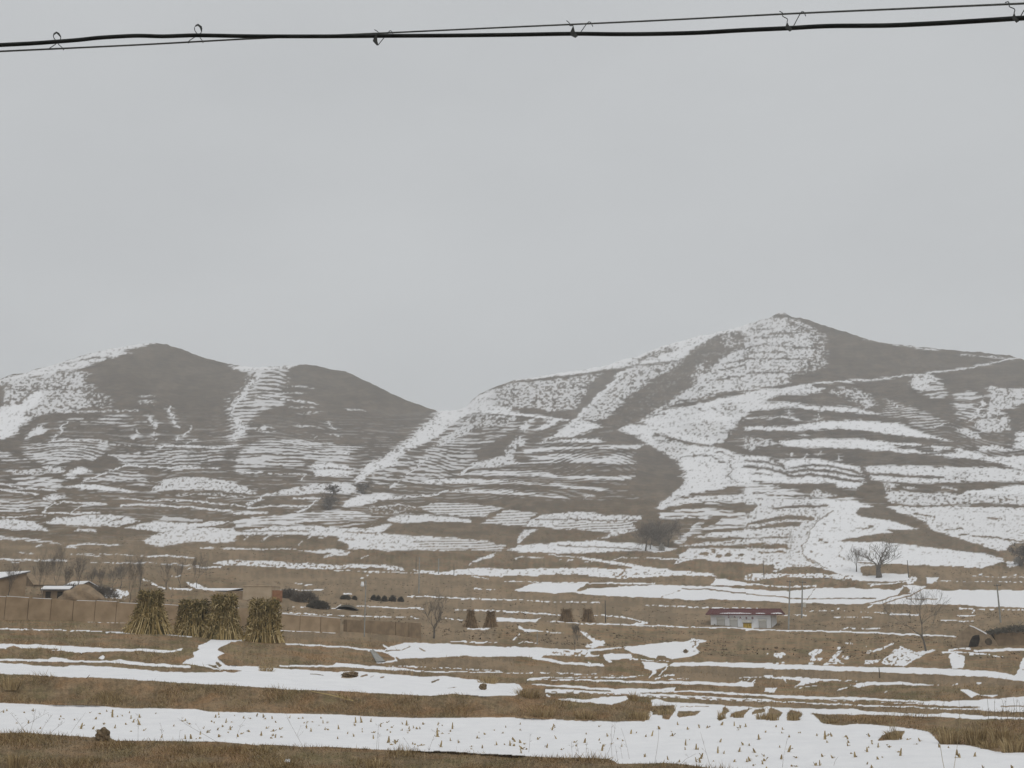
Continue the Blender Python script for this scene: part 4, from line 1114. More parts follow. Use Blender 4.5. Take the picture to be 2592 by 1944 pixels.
# verge behind the camera and the far plain under everything
mb = MB()
mb.face([(-2500, -2500, -1.78), (2500, -2500, -1.78), (2500, 4.6, -1.78), (-2500, 4.6, -1.78)])
vg = mb.build('road_verge', GROUND)
tag(vg, kind='structure')
mb = MB()
mb.face([(-2600, 4.6, -16), (2600, 4.6, -16), (2600, 2600, -16), (-2600, 2600, -16)])
tag(mb.build('valley_plain', GROUND), kind='structure')

# ------------------------------------------------------------------ winter haze
hz_m = bpy.data.materials.new('winter_haze')
hz_m.use_nodes = True
hn = hz_m.node_tree.nodes; hn.clear()
ho = hn.new('ShaderNodeOutputMaterial')
hv = hn.new('ShaderNodeVolumePrincipled')
hv.inputs['Color'].default_value = (.95, .972, .99, 1)
hv.inputs['Density'].default_value = 0.00045
hv.inputs['Anisotropy'].default_value = 0.2
hz_m.node_tree.links.new(hv.outputs[0], ho.inputs['Volume'])
mb = MB()
mb.box(-2700, 2700, -2600, 2700, -17.5, 300)
hz = mb.build('haze', hz_m)
tag(hz, 'pale winter haze over the valley', None, None, 'stuff')

# ================================================================== things
M_BARK = noise_mat('bark', (.085, .076, .066), (.16, .142, .122), 6)
M_TWIG = noise_mat('twigs', (.115, .10, .085), (.19, .168, .142), 3)
M_FROST = noise_mat('pale_bark', (.30, .28, .25), (.45, .43, .40), 5)
M_SNOW = noise_mat('snow_cap', (.745, .75, .765), (.81, .812, .82), 2)
M_ADOBE = noise_mat('rammed_earth', (.265, .195, .125), (.36, .268, .178), 1.2, bump=.4)
M_ADOBE2 = noise_mat('dark_adobe', (.20, .15, .10), (.29, .215, .14), 1.4, bump=.4)
M_DARK = noise_mat('dark_opening', (.018, .016, .013), (.05, .045, .038), 3)
M_CONC = noise_mat('concrete_pole', (.24, .24, .22), (.34, .335, .315), 4)
M_WOOD = noise_mat('weathered_wood', (.085, .075, .062), (.15, .13, .105), 5, stretch=(1, 1, .2))
M_CABLE = noise_mat('cable_sheath', (.012, .014, .014), (.03, .034, .033), 8, rough=.6)
M_STRAND = noise_mat('steel_strand', (.10, .11, .105), (.16, .17, .165), 30, rough=.6)
M_HOOK = noise_mat('galvanised_hook', (.035, .038, .037), (.085, .09, .088), 20, rough=.6)
M_WHITE = noise_mat('white_plaster', (.74, .76, .775), (.81, .825, .84), 1.2)
M_SHUT = noise_mat('roller_shutter', (.46, .45, .42), (.56, .55, .52), 2, stretch=(.2, 1, 6))
M_BOXW = noise_mat('shutter_box', (.52, .51, .46), (.62, .61, .56), 2)
M_ROOF = noise_mat('red_tile', (.105, .045, .046), (.16, .07, .068), 3, stretch=(3, 1, 1))
M_YELL = noise_mat('yellow_door', (.40, .27, .045), (.52, .36, .075), 1.5)
M_RED = noise_mat('red_paint', (.16, .03, .035), (.23, .05, .05), 3)
M_TILEGREY = noise_mat('grey_tile', (.10, .10, .10), (.17, .165, .16), 3)
M_BEIGE = noise_mat('beige_plaster', (.42, .335, .24), (.50, .41, .30), 1)
M_ORANGE = noise_mat('orange_brick', (.26, .13, .075), (.34, .18, .10), 3)
M_SHRUB = noise_mat('dark_shrub', (.045, .044, .036), (.115, .102, .08), 2.5)


def tint_mat(name, stops):
    m, b, L = new_mat(name, .95)
    a = nd(m, 'ShaderNodeAttribute'); a.attribute_name = 'tint'
    r = nd(m, 'ShaderNodeValToRGB')
    els = r.color_ramp.elements
    while len(els) < len(stops): els.new(.5)
    for e, (p, c) in zip(els, stops):
        e.position = p; e.color = (*c, 1)
    L.new(a.outputs['Fac'], r.inputs['Fac'])
    L.new(r.outputs['Color'], b.inputs['Base Color'])
    return m


M_CORN = tint_mat('dry_corn', [(0, (.085, .068, .030)), (.4, (.24, .175, .072)), (.75, (.42, .31, .135)), (1, (.58, .46, .25))])
M_CORNLEAF = tint_mat('dry_corn_leaf', [(0, (.07, .062, .03)), (.45, (.20, .158, .07)), (.8, (.38, .285, .13)), (1, (.56, .45, .26))])
M_CORNRED = tint_mat('old_corn', [(0, (.08, .055, .032)), (.5, (.20, .135, .075)), (1, (.34, .24, .14))])
M_GRASS = tint_mat('dry_grass', [(0, (.125, .092, .05)), (.45, (.335, .245, .132)), (.8, (.48, .365, .20)), (1, (.60, .48, .29))])
M_STUB = tint_mat('corn_stub', [(0, (.10, .07, .035)), (.4, (.24, .175, .09)), (1, (.46, .36, .20))])


def facing(p):
    """z rotation that turns local -Y towards the camera"""
    return math.atan2(p.x, p.y) * -1.0


# ------------------------------------------------------------------ corn stooks
def stook(px, py, w_px, h_px, top_px, seed, label, group, n_st=150, n_leaf=1700, mats=(None, None), lean=0.0, green=0.0):
    rnd = random.Random(seed)
    p = gp(px, py, .06)
    s = ground_d(px, py) * 1.0 / F_PX * math.hypot(1, (py - CY) / F_PX) * .97
    W, H, TW = w_px * s * .5, h_px * s, top_px * s * .5
    root = empty('corn_stook', p, facing(p))
    st, lf = MB(), MB()

    def rad(t):     # outline: flared foot, waist, bushy top
        k = [(0, W * .97), (.2, W * .74), (.45, W * .30 + TW * .52), (.7, TW * .84), (.88, TW * .86), (1.0, TW * .7)]
        for (a, ra), (b, rb) in zip(k, k[1:]):
            if t <= b: return ra + (rb - ra) * (t - a) / (b - a)
        return TW
    for i in range(n_st):
        a = rnd.uniform(0, 2 * math.pi)
        f = math.sqrt(rnd.uniform(.25, 1))
        tw = a + rnd.uniform(-.5, .5)
        pts = []
        top = rnd.uniform(.72, 1.08)
        for t in (0, .3, .62, top):
            r = rad(min(t, 1)) * f * rnd.uniform(.92, 1.05)
            aa = a + (tw - a) * t
            pts.append((r * math.cos(aa) + lean * t * H, r * math.sin(aa) * .9, t * H))
        st.tube(pts, [.026, .022, .016, .008], 3, cap=False)
        st.c += [min(1, max(0, rnd.gauss(.68 - .26 * t_, .22))) for t_ in (0, .4, .8) for _ in range(3)]
    for i in range(n_leaf):
        t = rnd.uniform(.04, 1) ** .75
        a = rnd.uniform(0, 2 * math.pi)
        r = rad(t) * rnd.uniform(.78, 1.1)
        c = Vector((r * math.cos(a) + lean * t * H, r * math.sin(a) * .9, t * H))
        out = Vector((math.cos(a), math.sin(a), 0))
        ln = rnd.uniform(.12, .36) * (H / 2.6)
        d = (out * rnd.uniform(-.1, .7) + Vector((rnd.uniform(-.6, .6), rnd.uniform(-.6, .6), rnd.uniform(-1, .9)))).normalized()
        wv = d.cross(Vector((rnd.uniform(-1, 1), rnd.uniform(-1, 1), rnd.uniform(-1, 1)))).normalized() * rnd.uniform(.015, .04)
        mid = c + d * ln * .55 + out * .04
        end = c + d * ln + Vector((0, 0, -ln * rnd.uniform(.1, .5)))
        lf.col = min(1, max(0, rnd.gauss(.76 - .32 * t - green * t, .27)))
        lf.face([c - wv, c + wv, mid + wv * .8, mid - wv * .8])
        lf.face([mid - wv * .8, mid + wv * .8, end])
    core = MB()
    n = 12
    rings = []
    for t in (0, .25, .5, .75, .93):
        base = len(core.v)
        for j in range(n):
            a = 2 * math.pi * j / n
            r = rad(t) * .74 * rnd.uniform(.9, 1.05)
            core.v.append((r * math.cos(a) + lean * t * H, r * math.sin(a) * .85, t * H))
        rings.append(base)
    for a, b in zip(rings, rings[1:]):
        for j in range(n):
            core.f.append((a + j, a + (j + 1) % n, b + (j + 1) % n, b + j))
    core.f.append(tuple(rings[-1] + j for j in range(n)))
    core.c = [rnd.uniform(.0, .35) for _ in core.f]
    core.build('packed_core', mats[1], root)
    st.build('stalks', mats[0], root)
    lf.build('leaves', mats[1], root)
    tag(root, label, 'corn stook', group)
    return root


G1 = 'corn stooks on the field edge'
CM_ = (M_CORN, M_CORNLEAF)
stook(375, 1604, 122, 100, 58, 1, 'leftmost big corn stook with a narrow square top, standing apart', G1, mats=CM_, green=.12)
stook(487, 1609, 110, 84, 74, 2, 'broad greenish corn stook leaning against its yellower neighbour on the right', G1, mats=CM_, green=.2)
stook(562, 1618, 116, 106, 62, 3, 'yellow corn stook in the joined pair, just left of the snow path', G1, mats=CM_)
stook(666, 1625, 108, 103, 78, 4, 'rightmost big corn stook with a wide flat top', G1, mats=CM_, green=.05)
G2 = 'small far corn stooks'
CR_ = (M_CORNRED, M_CORNRED)
stook(1192, 1589, 50, 46, 20, 5, 'left one of two small reddish corn stooks behind the bare tree', G2, 80, 350, CR_)
stook(1242, 1588, 44, 42, 22, 6, 'right one of two small reddish corn stooks behind the bare tree', G2, 80, 350, CR_)
stook(1434, 1574, 52, 34, 34, 7, 'wide dull stook left of the other on the ledge by the wooden post', G2, 80, 350, CR_)
stook(1488, 1574, 42, 34, 28, 8, 'dull stook nearest the dark wooden post on the ledge', G2, 80, 350, CR_)


# ------------------------------------------------------------------ bare trees
def grow(mb_tr, mb_br, p, d, ln, r, lev, maxlev, rnd, spread, up, twig_r):
    segs = 3 if lev < 2 else 2
    pts, rr = [p.copy()], [r]
    q = p.copy(); dd = d.copy()
    for s in range(segs):
        dd = (dd + Vector((rnd.gauss(0, .13), rnd.gauss(0, .13), rnd.gauss(0, .06) + up * .05))).normalized()
        q = q + dd * ln / segs
        pts.append(q.copy()); rr.append(max(r * (1 - .38 * (s + 1) / segs), twig_r))
    (mb_tr if lev == 0 else mb_br).tube(pts, rr, 6 if lev == 0 else (4 if lev < 3 else 3), cap=False)
    if lev >= maxlev: return
    nb = rnd.choice((3, 3, 4)) if lev < 2 else (rnd.choice((2, 3, 3)) if lev < 5 else rnd.choice((2, 2, 3)))
    for k in range(nb):
        ang = spread * rnd.uniform(.55, 1.2)
        az = rnd.uniform(0, 2 * math.pi) if lev else 2 * math.pi * (k + rnd.uniform(-.25, .25)) / nb
        u = dd.orthogonal().normalized(); v = dd.cross(u)
        nd_ = (dd * math.cos(ang) + (u * math.cos(az) + v * math.sin(az)) * math.sin(ang)).normalized()
        nd_ = (nd_ + Vector((0, 0, up * .25))).normalized()
        f = rnd.uniform(.68, .95)
        j_ = rnd.randint(1, len(pts) - 1)
        start = pts[-1] if (k == 0 or rnd.random() < .3) else pts[j_ - 1].lerp(pts[j_], rnd.uniform(.3, 1) if lev == 0 else rnd.uniform(.1, 1))
        if lev == 0: start = pts[-1].lerp(pts[-2], rnd.uniform(0, .9))
        grow(mb_tr, mb_br, start, nd_, ln * f, rr[-1] * rnd.uniform(.6, .8), lev + 1, maxlev, rnd, spread, up, twig_r)


def bare_tree(px, py, h_px, label, seed, trunk=.36, spread=.55, up=1.0, maxlev=6, r_px=2.0, twig=.012, lean=(0, 0), group=None, mats=None, dist=None, w_px=None):
    rnd = random.Random(seed)
    d = dist or ground_d(px, py)
    p = at(px, py, d)
    p.z -= .1
    s = d / F_PX * .99
    H = h_px * s
    root = empty('bare_tree', p)
    tr, br = MB(), MB()
    grow(tr, br, Vector((0, 0, 0)), Vector((lean[0], lean[1], 1)).normalized(), H * trunk, r_px * s, 0, maxlev, rnd, spread, up, twig)
    top = max(v[2] for v in br.v)
    k = H / top
    w_now = max(v[0] for v in br.v) - min(v[0] for v in br.v)
    kx = (w_px * s / w_now) if w_px else k
    for m_ in (tr, br):
        m_.v = [(v[0] * kx, v[1] * kx, v[2] * k) for v in m_.v]
    mats = mats or (M_BARK, M_TWIG)
    tr.build('trunk', mats[0], root)
    br.build('crown', mats[1], root)
    tag(root, label, 'tree', group)
    return root


GB = 'bare trees in the winter fields'
bare_tree(2225, 1462, 94, 'tall bare tree with a round crown at the foot of the white snowfield', 21, .24, .62, .75, 6, 4.2, .02, group=GB, w_px=108)
bare_tree(2168, 1447, 62, 'smaller bare tree just left of the round-crowned tree by the snowfield', 22, .3, .58, .8, 6, 2.4, .016, group=GB, w_px=58)
GC = 'clump of dark trees on the terrace'
bare_tree(1634, 1394, 74, 'leftmost trunk of the dark tree clump on the terrace edge', 23, .34, .78, .5, 7, 2.8, .032, (-.12, 0), GC, w_px=84)
bare_tree(1646, 1390, 78, 'second trunk from the left in the dark tree clump', 24, .34, .78, .5, 7, 2.8, .032, (.03, 0), GC, w_px=80)
bare_tree(1674, 1388, 80, 'thick double tree in the middle of the dark clump, beside the pale bush', 25, .3, .8, .45, 7, 3.4, .032, (.05, 0), GC, w_px=96)
bare_tree(1691, 1384, 74, 'rightmost tree of the dark clump on the terrace edge', 26, .32, .78, .5, 7, 2.8, .032, (.15, 0), GC, w_px=84)
bare_tree(2001, 1410, 74, 'thin pale tree standing alone in the snowy terraces by the footpath', 27, .5, .55, .9, 6, 1.8, .016, group=GB, w_px=34, mats=(M_FROST, M_FROST))
bare_tree(1098, 1616, 128, 'bare tree with a narrow fan of twigs in the middle of the valley', 28, .36, .55, 1.0, 6, 3.4, .010, group=GB, w_px=95)
bare_tree(2344, 1648, 152, 'large sparse bare tree on the right, standing before the furrowed field', 29, .36, .66, .8, 6, 3.8, .011, (-.04, 0), GB, w_px=150)
bare_tree(1462, 1622, 46, 'small bare sapling at the head of the snowy gully', 30, .35, .5, 1.0, 5, 1.3, .012, group=GB, w_px=34)
bare_tree(1454, 1644, 50, 'tiny thin sapling below the snowy gully', 31, .5, .4, 1.0, 3, .8, .01, group=GB)
bare_tree(2584, 1432, 54, 'dense bare bushy tree at the right edge above the snowfield', 32, .14, .8, .5, 6, 2.4, .03, group=GB, w_px=62)
GG = 'hazy trees in the gully mouth'
for k, (x, y, h, lb) in enumerate(((848, 1252, 32, 'small hazy tree left in the gully mouth under the brown hill'), (918, 1250, 38, 'hazy tree right in the gully mouth beside the snowy spur'),
                                   (834, 1290, 42, 'dark hazy tree lowest of three in the gully mouth'))):
    bare_tree(x, y, h, lb, 40 + k, .14, .85, .5, 6, 2.2, .035, group=GG, w_px=(46, 52, 60)[k])
GV = 'bare trees around the village'
for k, (x, y, h, lb) in enumerate(((20, 1512, 96, 'slim bare tree in front of the snowy lean-to roof'),
                                   (108, 1522, 116, 'tallest bare tree between the lean-to house and the little shed'),
                                   (140, 1512, 130, 'dark feathery tree behind the little village shed'),
                                   (165, 1500, 74, 'pale thin tree right of the feathery village tree'),
                                   (228, 1495, 66, 'bare tree above the middle of the village wall'),
                                   (258, 1492, 62, 'slender bare tree next to the snowy mound in the village'),
                                   (304, 1490, 70, 'dense round bare tree above the village mound'),
                                   (326, 1533, 136, 'tall dark bare tree just left of the first big corn stook'),
                                   (457, 1490, 88, 'bare tree rising behind the broad corn stook'),
                                   (497, 1488, 92, 'bare tree rising behind the yellow corn stook'),
                                   (196, 1498, 90, 'hazy bare tree between the feathery tree and the mound'),
                                   (282, 1502, 84, 'hazy bare tree beside the dense round one'),
                                   (352, 1496, 96, 'hazy bare tree behind the leftmost corn stook'),
                                   (420, 1494, 78, 'hazy bare tree between the first two corn stooks'))):
    bare_tree(x, y, h, lb, 60 + k, .32, .5, 1.0, 6, 1.8, .010, group=GV, w_px=(38, 62, 60, 34, 40, 34, 56, 54, 46, 46, 50, 56, 44, 40)[k])


# ------------------------------------------------------------------ shrubs: leafless domes of twigs
def shrub(name, px, py, w_px, h_px, seed, label, cat, group, mat, n=260, dist=None, twig=.006):
    rnd = random.Random(seed)
    d = dist or ground_d(px, py)
    p = at(px, py, d); p.z -= .08
    s = d / F_PX
    W, H = w_px * s * .5, h_px * s
    root = empty(name, p)
    stems, tw = MB(), MB()
    for i in range(max(8, n // 14)):
        a = rnd.uniform(0, 6.283); r = rnd.uniform(.3, 1) * .6 * W
        stems.tube([(0, 0, 0), (r * .5 * math.cos(a), r * .5 * math.sin(a), H * .4), (r * math.cos(a), r * math.sin(a), H * rnd.uniform(.6, .85))], [twig * 2.4, twig * 2, twig], 3, cap=False)
    for i in range(n):
        a = rnd.uniform(0, 6.283); ph = math.acos(rnd.uniform(-.1, 1)); r = rnd.uniform(.45, 1) ** .6
        c = Vector((W * r * math.sin(ph) * math.cos(a), W * r * math.sin(ph) * math.sin(a), H * (.12 + .86 * r * math.cos(ph))))
        d_ = (Vector((c.x / W, c.y / W, c.z / H + .3)) + Vector((rnd.gauss(0, .45), rnd.gauss(0, .45), rnd.gauss(0, .45)))).normalized()
        L_ = rnd.uniform(.18, .42) * H
        u = d_.orthogonal().normalized() * twig * 1.6
        tw.col = min(1, max(0, rnd.gauss(.45, .25)))
        tw.face([c - d_ * L_ * .5 - u, c - d_ * L_ * .5 + u, c + d_ * L_ * .5])
        v = d_.cross(u)
        tw.face([c - d_ * L_ * .5 - v, c - d_ * L_ * .5 + v, c + d_ * L_ * .45 + u * 3])
    stems.build('stems', mat, root)
    tw.build('twigs', mat, root)
    tag(root, label, cat, group)
    return root


GS = 'row of dark round shrubs'
for k, (x, y, w, h, lb) in enumerate(((874, 1517, 28, 13, 'widest dark shrub, left of the pole in the shrub row'), (897, 1518, 14, 11, 'small dark shrub just left of the pole in the shrub row'),
                                      (945, 1519, 14, 14, 'first small shrub right of the pole in the shrub row'), (957, 1521, 13, 15, 'second shrub right of the pole in the shrub row'),
                                      (973, 1522, 15, 15, 'third shrub right of the pole in the shrub row'), (993, 1522, 20, 16, 'fourth and broad shrub right of the pole in the row'),
                                      (1014, 1523, 16, 14, 'last dark shrub at the right end of the row'))):
    shrub('shrub', x, y, w, h, 100 + k, lb, 'shrub', GS, M_SHRUB, 420, twig=.03)
shrub('shrub', 1675, 1394, 16, 20, 120, 'pale frosty bush at the foot of the dark tree clump', 'shrub', None, M_FROST, 200, twig=.03)
shrub('shrub', 2578, 1428, 24, 20, 121, 'pale frosty bush beside the dense tree at the right edge', 'shrub', None, M_FROST, 200, twig=.03)
for k, (x, y, w, h, lb) in enumerate(((805, 1540, 60, 22, 'dark brush heap left of the covered mound'), (770, 1524, 70, 30, 'grey scrub thicket right of the beige building'),
                                      (730, 1514, 60, 26, 'grey scrub thicket beside the orange brick wall'), (250, 1512, 90, 30, 'grey scrub thicket behind the village wall'),
                                      (180, 1508, 60, 30, 'grey brushwood behind the little village shed'))):
    shrub('thicket', x, y, w, h, 130 + k, lb, 'thicket', 'scrub in the village', M_SHRUB if k == 0 else M_TWIG, 900, twig=.022)

# ------------------------------------------------------------------ white house with shutters
def framed(px, py):
    p = gp(px, py)
    return p


HD = 172.0
pa = at(1800, 1600, HD)
H_RZ = math.radians(-22.5)
HW = 11.0
for _ in range(30):
    pb = pa + Vector((math.cos(H_RZ), math.sin(H_RZ), 0)) * HW
    HW *= 1 + (1953 - px_of(pb)[0]) / 153.0 * .8
zb = min(pa.z, at(1953, 1606, HD - 5).z) - .3
house = empty('white_house', (pa.x, pa.y, zb), H_RZ)
HH = at(1800, 1556, HD).z - zb
DP = 6.0
mb = MB(); mb.box(0, HW, 0, DP, 0, HH); mb.build('wall', M_WHITE, house)
mb = MB(); mb.box(-.04, HW + .04, -.04, DP, 0, .28); mb.build('plinth', M_BOXW, house)
RO = MB()
rz0, rz1 = HH - .02, HH + .86
ov = .65
RO.prism([(-.7, rz0), (-.7, rz0 + .14), (DP * .42, rz1), (DP + .5, rz0 + .2), (DP + .5, rz0)], (0, 1, 0), (0, 0, 1), (HW + 1.3 + ov, 0, 0), (-ov, 0, 0))
roof = RO.build('roof', M_ROOF, house)
ri = MB(); ri.tube([(-ov, DP * .42, rz1 + .03), (HW + 1.3, DP * .42, rz1 + .03)], .09, 6); ri.build('ridge', M_ROOF, roof)
n_rib = 30
for k in range(n_rib):
    x = -ov + .15 + k * (HW + 1.7) / (n_rib - 1)
    t = MB(); t.tube([(0, -.71, rz0 + .16), (0, DP * .42 - .06, rz1 + .02)], .05, 4)
    if k == 0: rib_mesh = t.mesh('roof_tile', M_ROOF)
    o = bpy.data.objects.new('roof_tile', rib_mesh); COL.objects.link(o); o.parent = roof; o.location.x = x
sl = (rz1 - rz0 - .14) / (DP * .42 + .7)


def roof_snow(x0, x1, a0, a1, jag, rnd):
    sn = MB()
    n = max(4, int((x1 - x0) / .35))
    lo, hi = [], []
    for i in range(n + 1):
        x = x0 + (x1 - x0) * i / n
        taper = min(1, 3 * min(i, n - i) / n + .1)
        yl = a0 + rnd.uniform(0, jag)
        yh = a0 + (a1 - a0) * taper * rnd.uniform(.6, 1)
        lo.append((x, -.7 + yl, rz0 + .14 + yl * sl + .03))
        hi.append((x, -.7 + yh, rz0 + .14 + yh * sl + .085))
    for i in range(n):
        sn.face([lo[i], lo[i + 1], hi[i + 1], hi[i]])
    sn.build('snow_patch', M_SNOW, roof)


rr_ = random.Random(5)
roof_snow(1.6, 6.6, .1, .62, .1, rr_)
roof_snow(7.2, 8.8, .12, .45, .1, rr_)
roof_snow(9.6, 11.4, .1, .75, .1, rr_)
for (x, r) in ((.85, .12), (1.75, .13), (7.0, .13)):
    mb = MB(); mb.tube([(x - r, DP * .42, rz1 + .12), (x + r, DP * .42, rz1 + .12)], [r * .7, r], 6); mb.build('ridge_snow', M_SNOW, roof)
px2x = HW / 153.0


def hx(px): return (px - 1800) * px2x


def hz_(py): return at(1800, py, HD).z - zb


for (x0, x1, yt, yb, lab) in ((1816.5, 1836, 1567, 1590, None), (1849.5, 1868.5, 1568, 1591, None), (1923, 1941, 1571, 1593, None)):
    w = MB(); w.box(hx(x0), hx(x1), -.06, .02, .12, hz_(yt) - .02)
    win = w.build('window_shutter', M_SHUT, house)
    bx = MB(); bx.box(hx(x0) - .06, hx(x1) + .06, -.2, .02, hz_(yt) - .06, hz_(yt) + .3); bx.build('shutter_box', M_BOXW, win)
    for gx in (x0, x1):
        fr_ = MB(); fr_.box(hx(gx) - .025, hx(gx) + .025, -.09, .02, .12, hz_(yt) - .065); fr_.build('guide_rail', M_CONC, win)
    nsl = 9
    for q in range(nsl):
        z = .2 + q * (hz_(yt) - .35) / nsl
        if q == 0:
            sm_ = MB(); sm_.box(hx(x0) + .02, hx(x1) - .02, -.085, -.0605, 0, .12); slat_m = sm_.mesh('slat', M_SHUT)
        o = bpy.data.objects.new('slat', slat_m); COL.objects.link(o); o.parent = win; o.location.z = z
dr = MB(); dr.box(hx(1883), hx(1904), -.05, .02, .05, hz_(1577.5))
door = dr.build('door', M_YELL, house); door['label'] = 'yellow door'
h_ = MB(); h_.box(hx(1899), hx(1900.4), -.12, -.051, hz_(1583.5), hz_(1580.5)); h_.build('handle', M_DARK, door)
t_ = MB(); t_.box(hx(1893.2), hx(1893.8), -.06, -.0505, .08, hz_(1578.5)); t_.build('seam', M_DARK, door)
lt = MB(); lt.box(hx(1882), hx(1905), -.07, .02, hz_(1577.4), hz_(1575.9)); lt.build('lintel', M_DARK, door)
cn = MB(); cn.box(hx(1881), hx(1906), -.32, .02, hz_(1575.4), hz_(1568.5)); cn.build('canopy_box', M_BOXW, house)
pip = MB(); pip.tube([(HW + .05, -.02, .05), (HW + .05, -.02, HH - .05)], .05, 6); pip.build('downpipe', M_CONC, house)
# five painted red characters over the openings, as far as they can be made out
GLY = [[(.5, 1, .5, .35), (.2, .35, .5, 0), (.8, .4, .5, 0), (.35, .15, .65, .15)],
       [(.55, 1, .5, .6), (.1, .3, .5, .75), (.5, .75, .9, .3), (.2, .1, .8, .1), (.5, .6, .5, .1)],
       [(.5, 1, .55, .7), (.1, .1, .45, .65), (.55, .7, .95, .2), (.3, .35, .8, .35)],
       [(.35, .95, .3, .1), (.3, .6, .7, .55), (.25, .1, .75, .05), (.7, .55, .65, .1), (.2, .75, .75, .8)],
       [(.2, .75, .8, .75), (.25, .1, .8, .1), (.2, .75, .25, .1), (.8, .75, .8, .1), (.3, .42, .75, .42), (.5, 1, .5, .75)]]
for k, (xc, y0, y1) in enumerate(((1847, 1557.5, 1564.0), (1862.3, 1559.5, 1565.0), (1876.3, 1560.2, 1566.2), (1891.8, 1560.5, 1566.8), (1907, 1561, 1566.8))):
    z1, z0_ = hz_(y0), hz_(y1)
    if k == 0: z1 = min(z1 + .1, HH - .04)
    hgt = z1 - z0_; wd = .38
    g_ = MB()
    for (a, b, c, d) in GLY[k]:
        g_.tube([(hx(xc) + (a - .5) * wd, -.02, z0_ + b * hgt), (hx(xc) + (c - .5) * wd, -.02, z0_ + d * hgt)], .035, 4)
    g_.build('painted_character', M_RED, house)
tag(house, 'low white house with red tiled roof, closed shutters and a yellow door', 'house')


# ------------------------------------------------------------------ village houses
def village_house(px, py, dist, w, dp, h, rise, rz, label, wall_m, roof_m, snow=True, half=False, base=-.4, openings=(), origin=None):
    p = origin.copy() if origin else at(px, py, dist)
    p.z += base
    r = empty('village_house', p, rz)
    ht = h - base
    prof_ = [(0, 0), (dp, 0), (dp, ht + (rise if half else 0))] + ([] if half else [(dp / 2, ht + rise)]) + [(0, ht)]
    m1 = MB(); m1.prism(prof_, (0, 1, 0), (0, 0, 1), (w, 0, 0)); m1.build('wall', wall_m, r)
    ov_ = .3
    tops = [(0, ht), (dp, ht + rise)] if half else [(0, ht), (dp / 2, ht + rise), (dp, ht)]
    for i in range(len(tops) - 1):
        (y0, z0_), (y1, z1) = tops[i], tops[i + 1]
        k = (z1 - z0_) / (y1 - y0)
        e0 = ov_ if i == 0 else 0
        e1 = ov_ if (half or i == 1) else 0
        q = MB(); q.prism([(y0 - e0, z0_ - k * e0 + .01), (y1 + e1, z1 + k * e1 + .01), (y1 + e1, z1 + k * e1 + .13), (y0 - e0, z0_ - k * e0 + .13)], (0, 1, 0), (0, 0, 1), (w + .5, 0, 0), (-.25, 0, 0))
        sl_ = q.build('roof_slope', roof_m, r)
        if snow:
            q = MB(); q.prism([(y0 - e0 + .08, z0_ - k * (e0 - .08) + .135), (y1 + e1 * .9, z1 + k * e1 * .9 + .135), (y1 + e1 * .9, z1 + k * e1 * .9 + .2), (y0 - e0 + .08, z0_ - k * (e0 - .08) + .2)], (0, 1, 0), (0, 0, 1), (w + .4, 0, 0), (-.2, 0, 0))
            q.build('roof_snow', M_SNOW, sl_)
    for (kind, a, b, c, d) in openings:
        q = MB(); q.box(a, b, -.03, .03, c, d); q.build(kind, M_DARK, r)
    tag(r, label, 'house', 'mud houses of the village')
    return r


# lean-to house: roof falls towards the lower left, gable end faces the camera
_c = at(62, 1514, 140)
_r = math.radians(-36)
_o = Vector((9.0 * math.cos(_r) - 5.8 * math.sin(_r), 9.0 * math.sin(_r) + 5.8 * math.cos(_r), 0))
village_house(0, 0, 0, 9.0, 5.8, 1.55, 1.45, _r, 'lean-to mud house with a snow-covered roof at the left edge', M_ADOBE, M_TILEGREY, half=True, openings=(('window', 3, 3.9, 1.1, 1.8),), origin=_c - _o)
village_house(106, 1520, 138, 2.9, 2.2, 1.25, .3, math.radians(8), 'little dark shed with a rounded cap of snow, left of the mound', M_ADOBE2, M_TILEGREY, openings=(('doorway', .35, .95, .05, 1.45), ('doorway', 1.7, 2.3, .05, 1.45)))
village_house(84, 1500, 165, 5.2, 4, 1.2, 1.2, math.radians(52), 'mud house behind the little shed, gable turned to the viewer', M_ADOBE2, M_ADOBE2, snow=False)
village_house(150, 1508, 158, 4.2, 3.6, .9, .9, math.radians(-40), 'mud house with a snowy valley roof right of the little shed', M_ADOBE2, M_TILEGREY)
village_house(432, 1518, 158, 10.5, 4.2, 1.15, .3, math.radians(-4), 'long low dark house behind the left corn stooks', M_ADOBE2, M_TILEGREY, snow=True, openings=(('window', 3, 4, .7, 1.3), ('window', 7, 8, .7, 1.3)))
# beige flat-roofed building behind the stooks
p = at(613, 1527, 140); p.z -= .4
bh = empty('beige_building', p, math.radians(-3))
mb = MB(); mb.box(0, 3.75, 0, 4, 0, 2.55); mb.build('wall', M_BEIGE, bh)
mb = MB(); mb.box(-.08, 3.83, -.08, 4.08, 2.551, 2.67); r_ = mb.build('roof_slab', M_BEIGE, bh)
mb = MB(); mb.box(-2.2, -.002, .3, 3.6, 0, 1.95); ax2 = mb.build('side_wing', M_ADOBE, bh)
mb = MB(); mb.prism([(0, 1.96), (2.2, 2.3), (2.2, 2.36), (0, 2.02)], (1, 0, 0), (0, 0, 1), (0, 3.5, 0), (-2.2, .2, 0)); mb.build('wing_snow', M_SNOW, ax2)
mb = MB(); mb.box(3.752, 5.0, .4, .8, 0, 2.05); mb.build('brick_wall', M_ORANGE, bh)
mb = MB(); mb.box(2.2, 2.75, -.11, -.081, .3, 1.0); mb.build('window', M_DARK, bh)
tag(bh, 'flat beige building with a brick stub wall behind the right corn stook', 'building')
p = at(645, 1488, 141)
fl = empty('red_flag', (p.x, p.y + 1, at(645, 1493, 141).z - .1))
